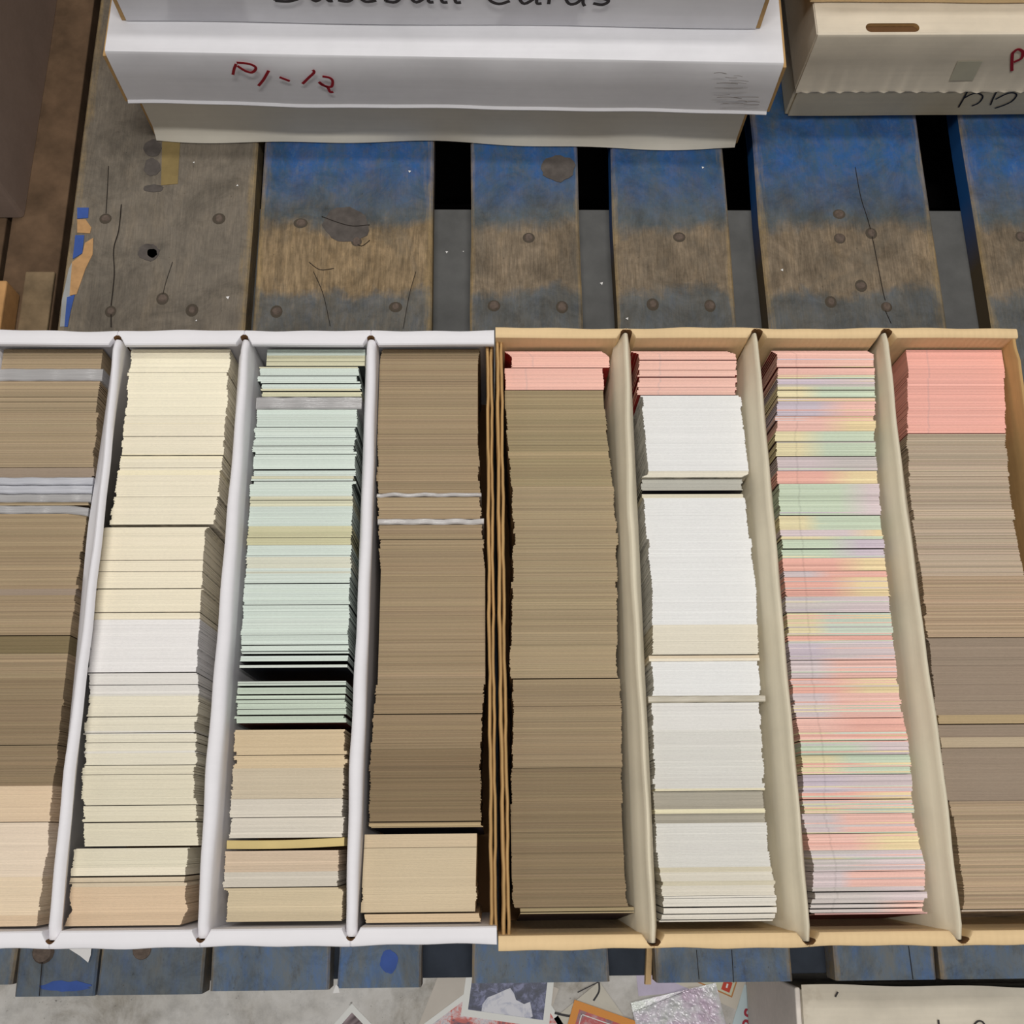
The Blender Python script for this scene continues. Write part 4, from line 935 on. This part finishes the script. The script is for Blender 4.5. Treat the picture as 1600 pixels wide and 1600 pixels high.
def glyph_text(txt, size, x, y, z, rot, mat, parent, org):
    cu = bpy.data.curves.new('lettering', 'FONT'); cu.body = txt; cu.size = size*S; cu.extrude = .03*S; cu.offset = .28*S
    tmp = bpy.data.objects.new('tmp', cu); COL.objects.link(tmp); dg = bpy.context.evaluated_depsgraph_get(); dg.update()
    me = bpy.data.meshes.new_from_object(tmp.evaluated_get(dg)); bpy.data.objects.remove(tmp); bpy.data.curves.remove(cu)
    me.materials.clear(); me.materials.append(mat)
    ob = bpy.data.objects.new('lettering', me); COL.objects.link(ob); ob.parent = parent
    ob.location = Vector((x-org[0], y-org[1], z-org[2]))*S; ob.rotation_euler = (0, 0, rot); return ob
x, y = at(1176, 1592, FLOOR); glyph_text('RS', 13, *at(1178, 1612, FLOOR), F+.47, math.radians(75), simple('dark_red_ink', (164, 40, 58), .5), o, org)
# crinkled foil wrapper
E1 = Vector((math.cos(.2), math.sin(.2))); E2 = Vector((E1.y, -E1.x)); cx, cy = 97.6, -111.5
mb = MB()
def foil(u, v):
    x = u*62; yv = v*84; hgt = 5.2*(max(0, math.sin(math.pi*min(1, max(0, u))))**.6)*(max(0, math.sin(math.pi*min(1, v*.94+.06)))**.5)
    nn = noise.noise(Vector((x*.16, yv*.16, 3)))*2.0 + noise.noise(Vector((x*.42, yv*.42, 9)))*1.1 + noise.noise(Vector((x*.9, yv*.9, 1)))*.5
    yy = yv + (4.5*abs(u-.68)*2 if v < .2 else 0)*(1-v*5 if v < .2 else 0)
    return (cx+E1.x*x+E2.x*yy, cy+E1.y*x+E2.y*yy, F+2.2+max(.0, hgt+nn*(.35+.65*min(1, hgt/3))))
mb.grid(60, 76, foil)
mb.grid(2, 2, lambda u, v: (cx+E1.x*u*62+E2.x*v*84, cy+E1.y*u*62+E2.y*v*84, F+1.7))
n = NT('crinkled_foil', .22, .8, .08); f = n.noise(n.pos(), 45, 4)
n.color(n.ramp(f, [(.35, lin((216, 196, 216))), (.5, lin((232, 230, 236))), (.66, lin((208, 214, 206)))])); n.bump(n.noise(n.pos(off=(2, 2, 2)), 260, 4, .7), .5, .001)
tag(mb.build('foil_wrapper', n.m, smooth=False), 'crinkled silver foil card wrapper on the floor below the tan box', 'wrapper')
# scraps of paper
def scrap(pts, z, label, name='paper_scrap'):
    P = [at(px, py, z) for px, py in pts]; mb = MB(); k = len(P); mb.v = [(x, y, z) for x, y in P]+[(x, y, z+.3) for x, y in P]
    mb.face(range(k, 2*k)); mb.face(range(k-1, -1, -1))
    for i in range(k): mb.face((i, (i+1) % k, k+(i+1) % k, k+i))
    tag(mb.build(name, MAT['paper']), label, 'paper scrap')
scrap([(104, 1480), (143, 1480), (142, 1492), (138, 1504), (126, 1494)], .5, 'torn white paper scrap poking out below the white box')
scrap([(520, 1552), (525, 1538), (529, 1542), (531, 1551)], 0.6, 'tiny white paper shred at the front edge of the pallet')

# tiny flecks of paper and grit lying on the pallet
mb = MB(); rr = random.Random(3)
for px, py in ((303, 254), (371, 290), (698, 394), (724, 393), (307, 501), (356, 465), (940, 443), (980, 498), (1222, 422), (1098, 262), (640, 268)):
    x, y = at(px, py, 0); z = -18.2 if (675 < px < 735 or 905 < px < 958) and py > 330 else .45; x, y = at(px, py, z); k = len(mb.v); r = rr.uniform(.6, 1.5); a0 = rr.uniform(0, 6)
    for zz_ in (z, z+.3):
        for i in range(3): mb.v.append((x+r*math.cos(a0+i*2.1), y+r*math.sin(a0+i*2.1), zz_))
    mb.face((k+3, k+4, k+5))
    for i in range(3): mb.face((k+i, k+(i+1) % 3, k+3+(i+1) % 3, k+3+i))
tag(mb.build('paper_flecks', MAT['paper']), 'tiny white paper flecks scattered over the pallet boards', 'paper flecks', kind='stuff')
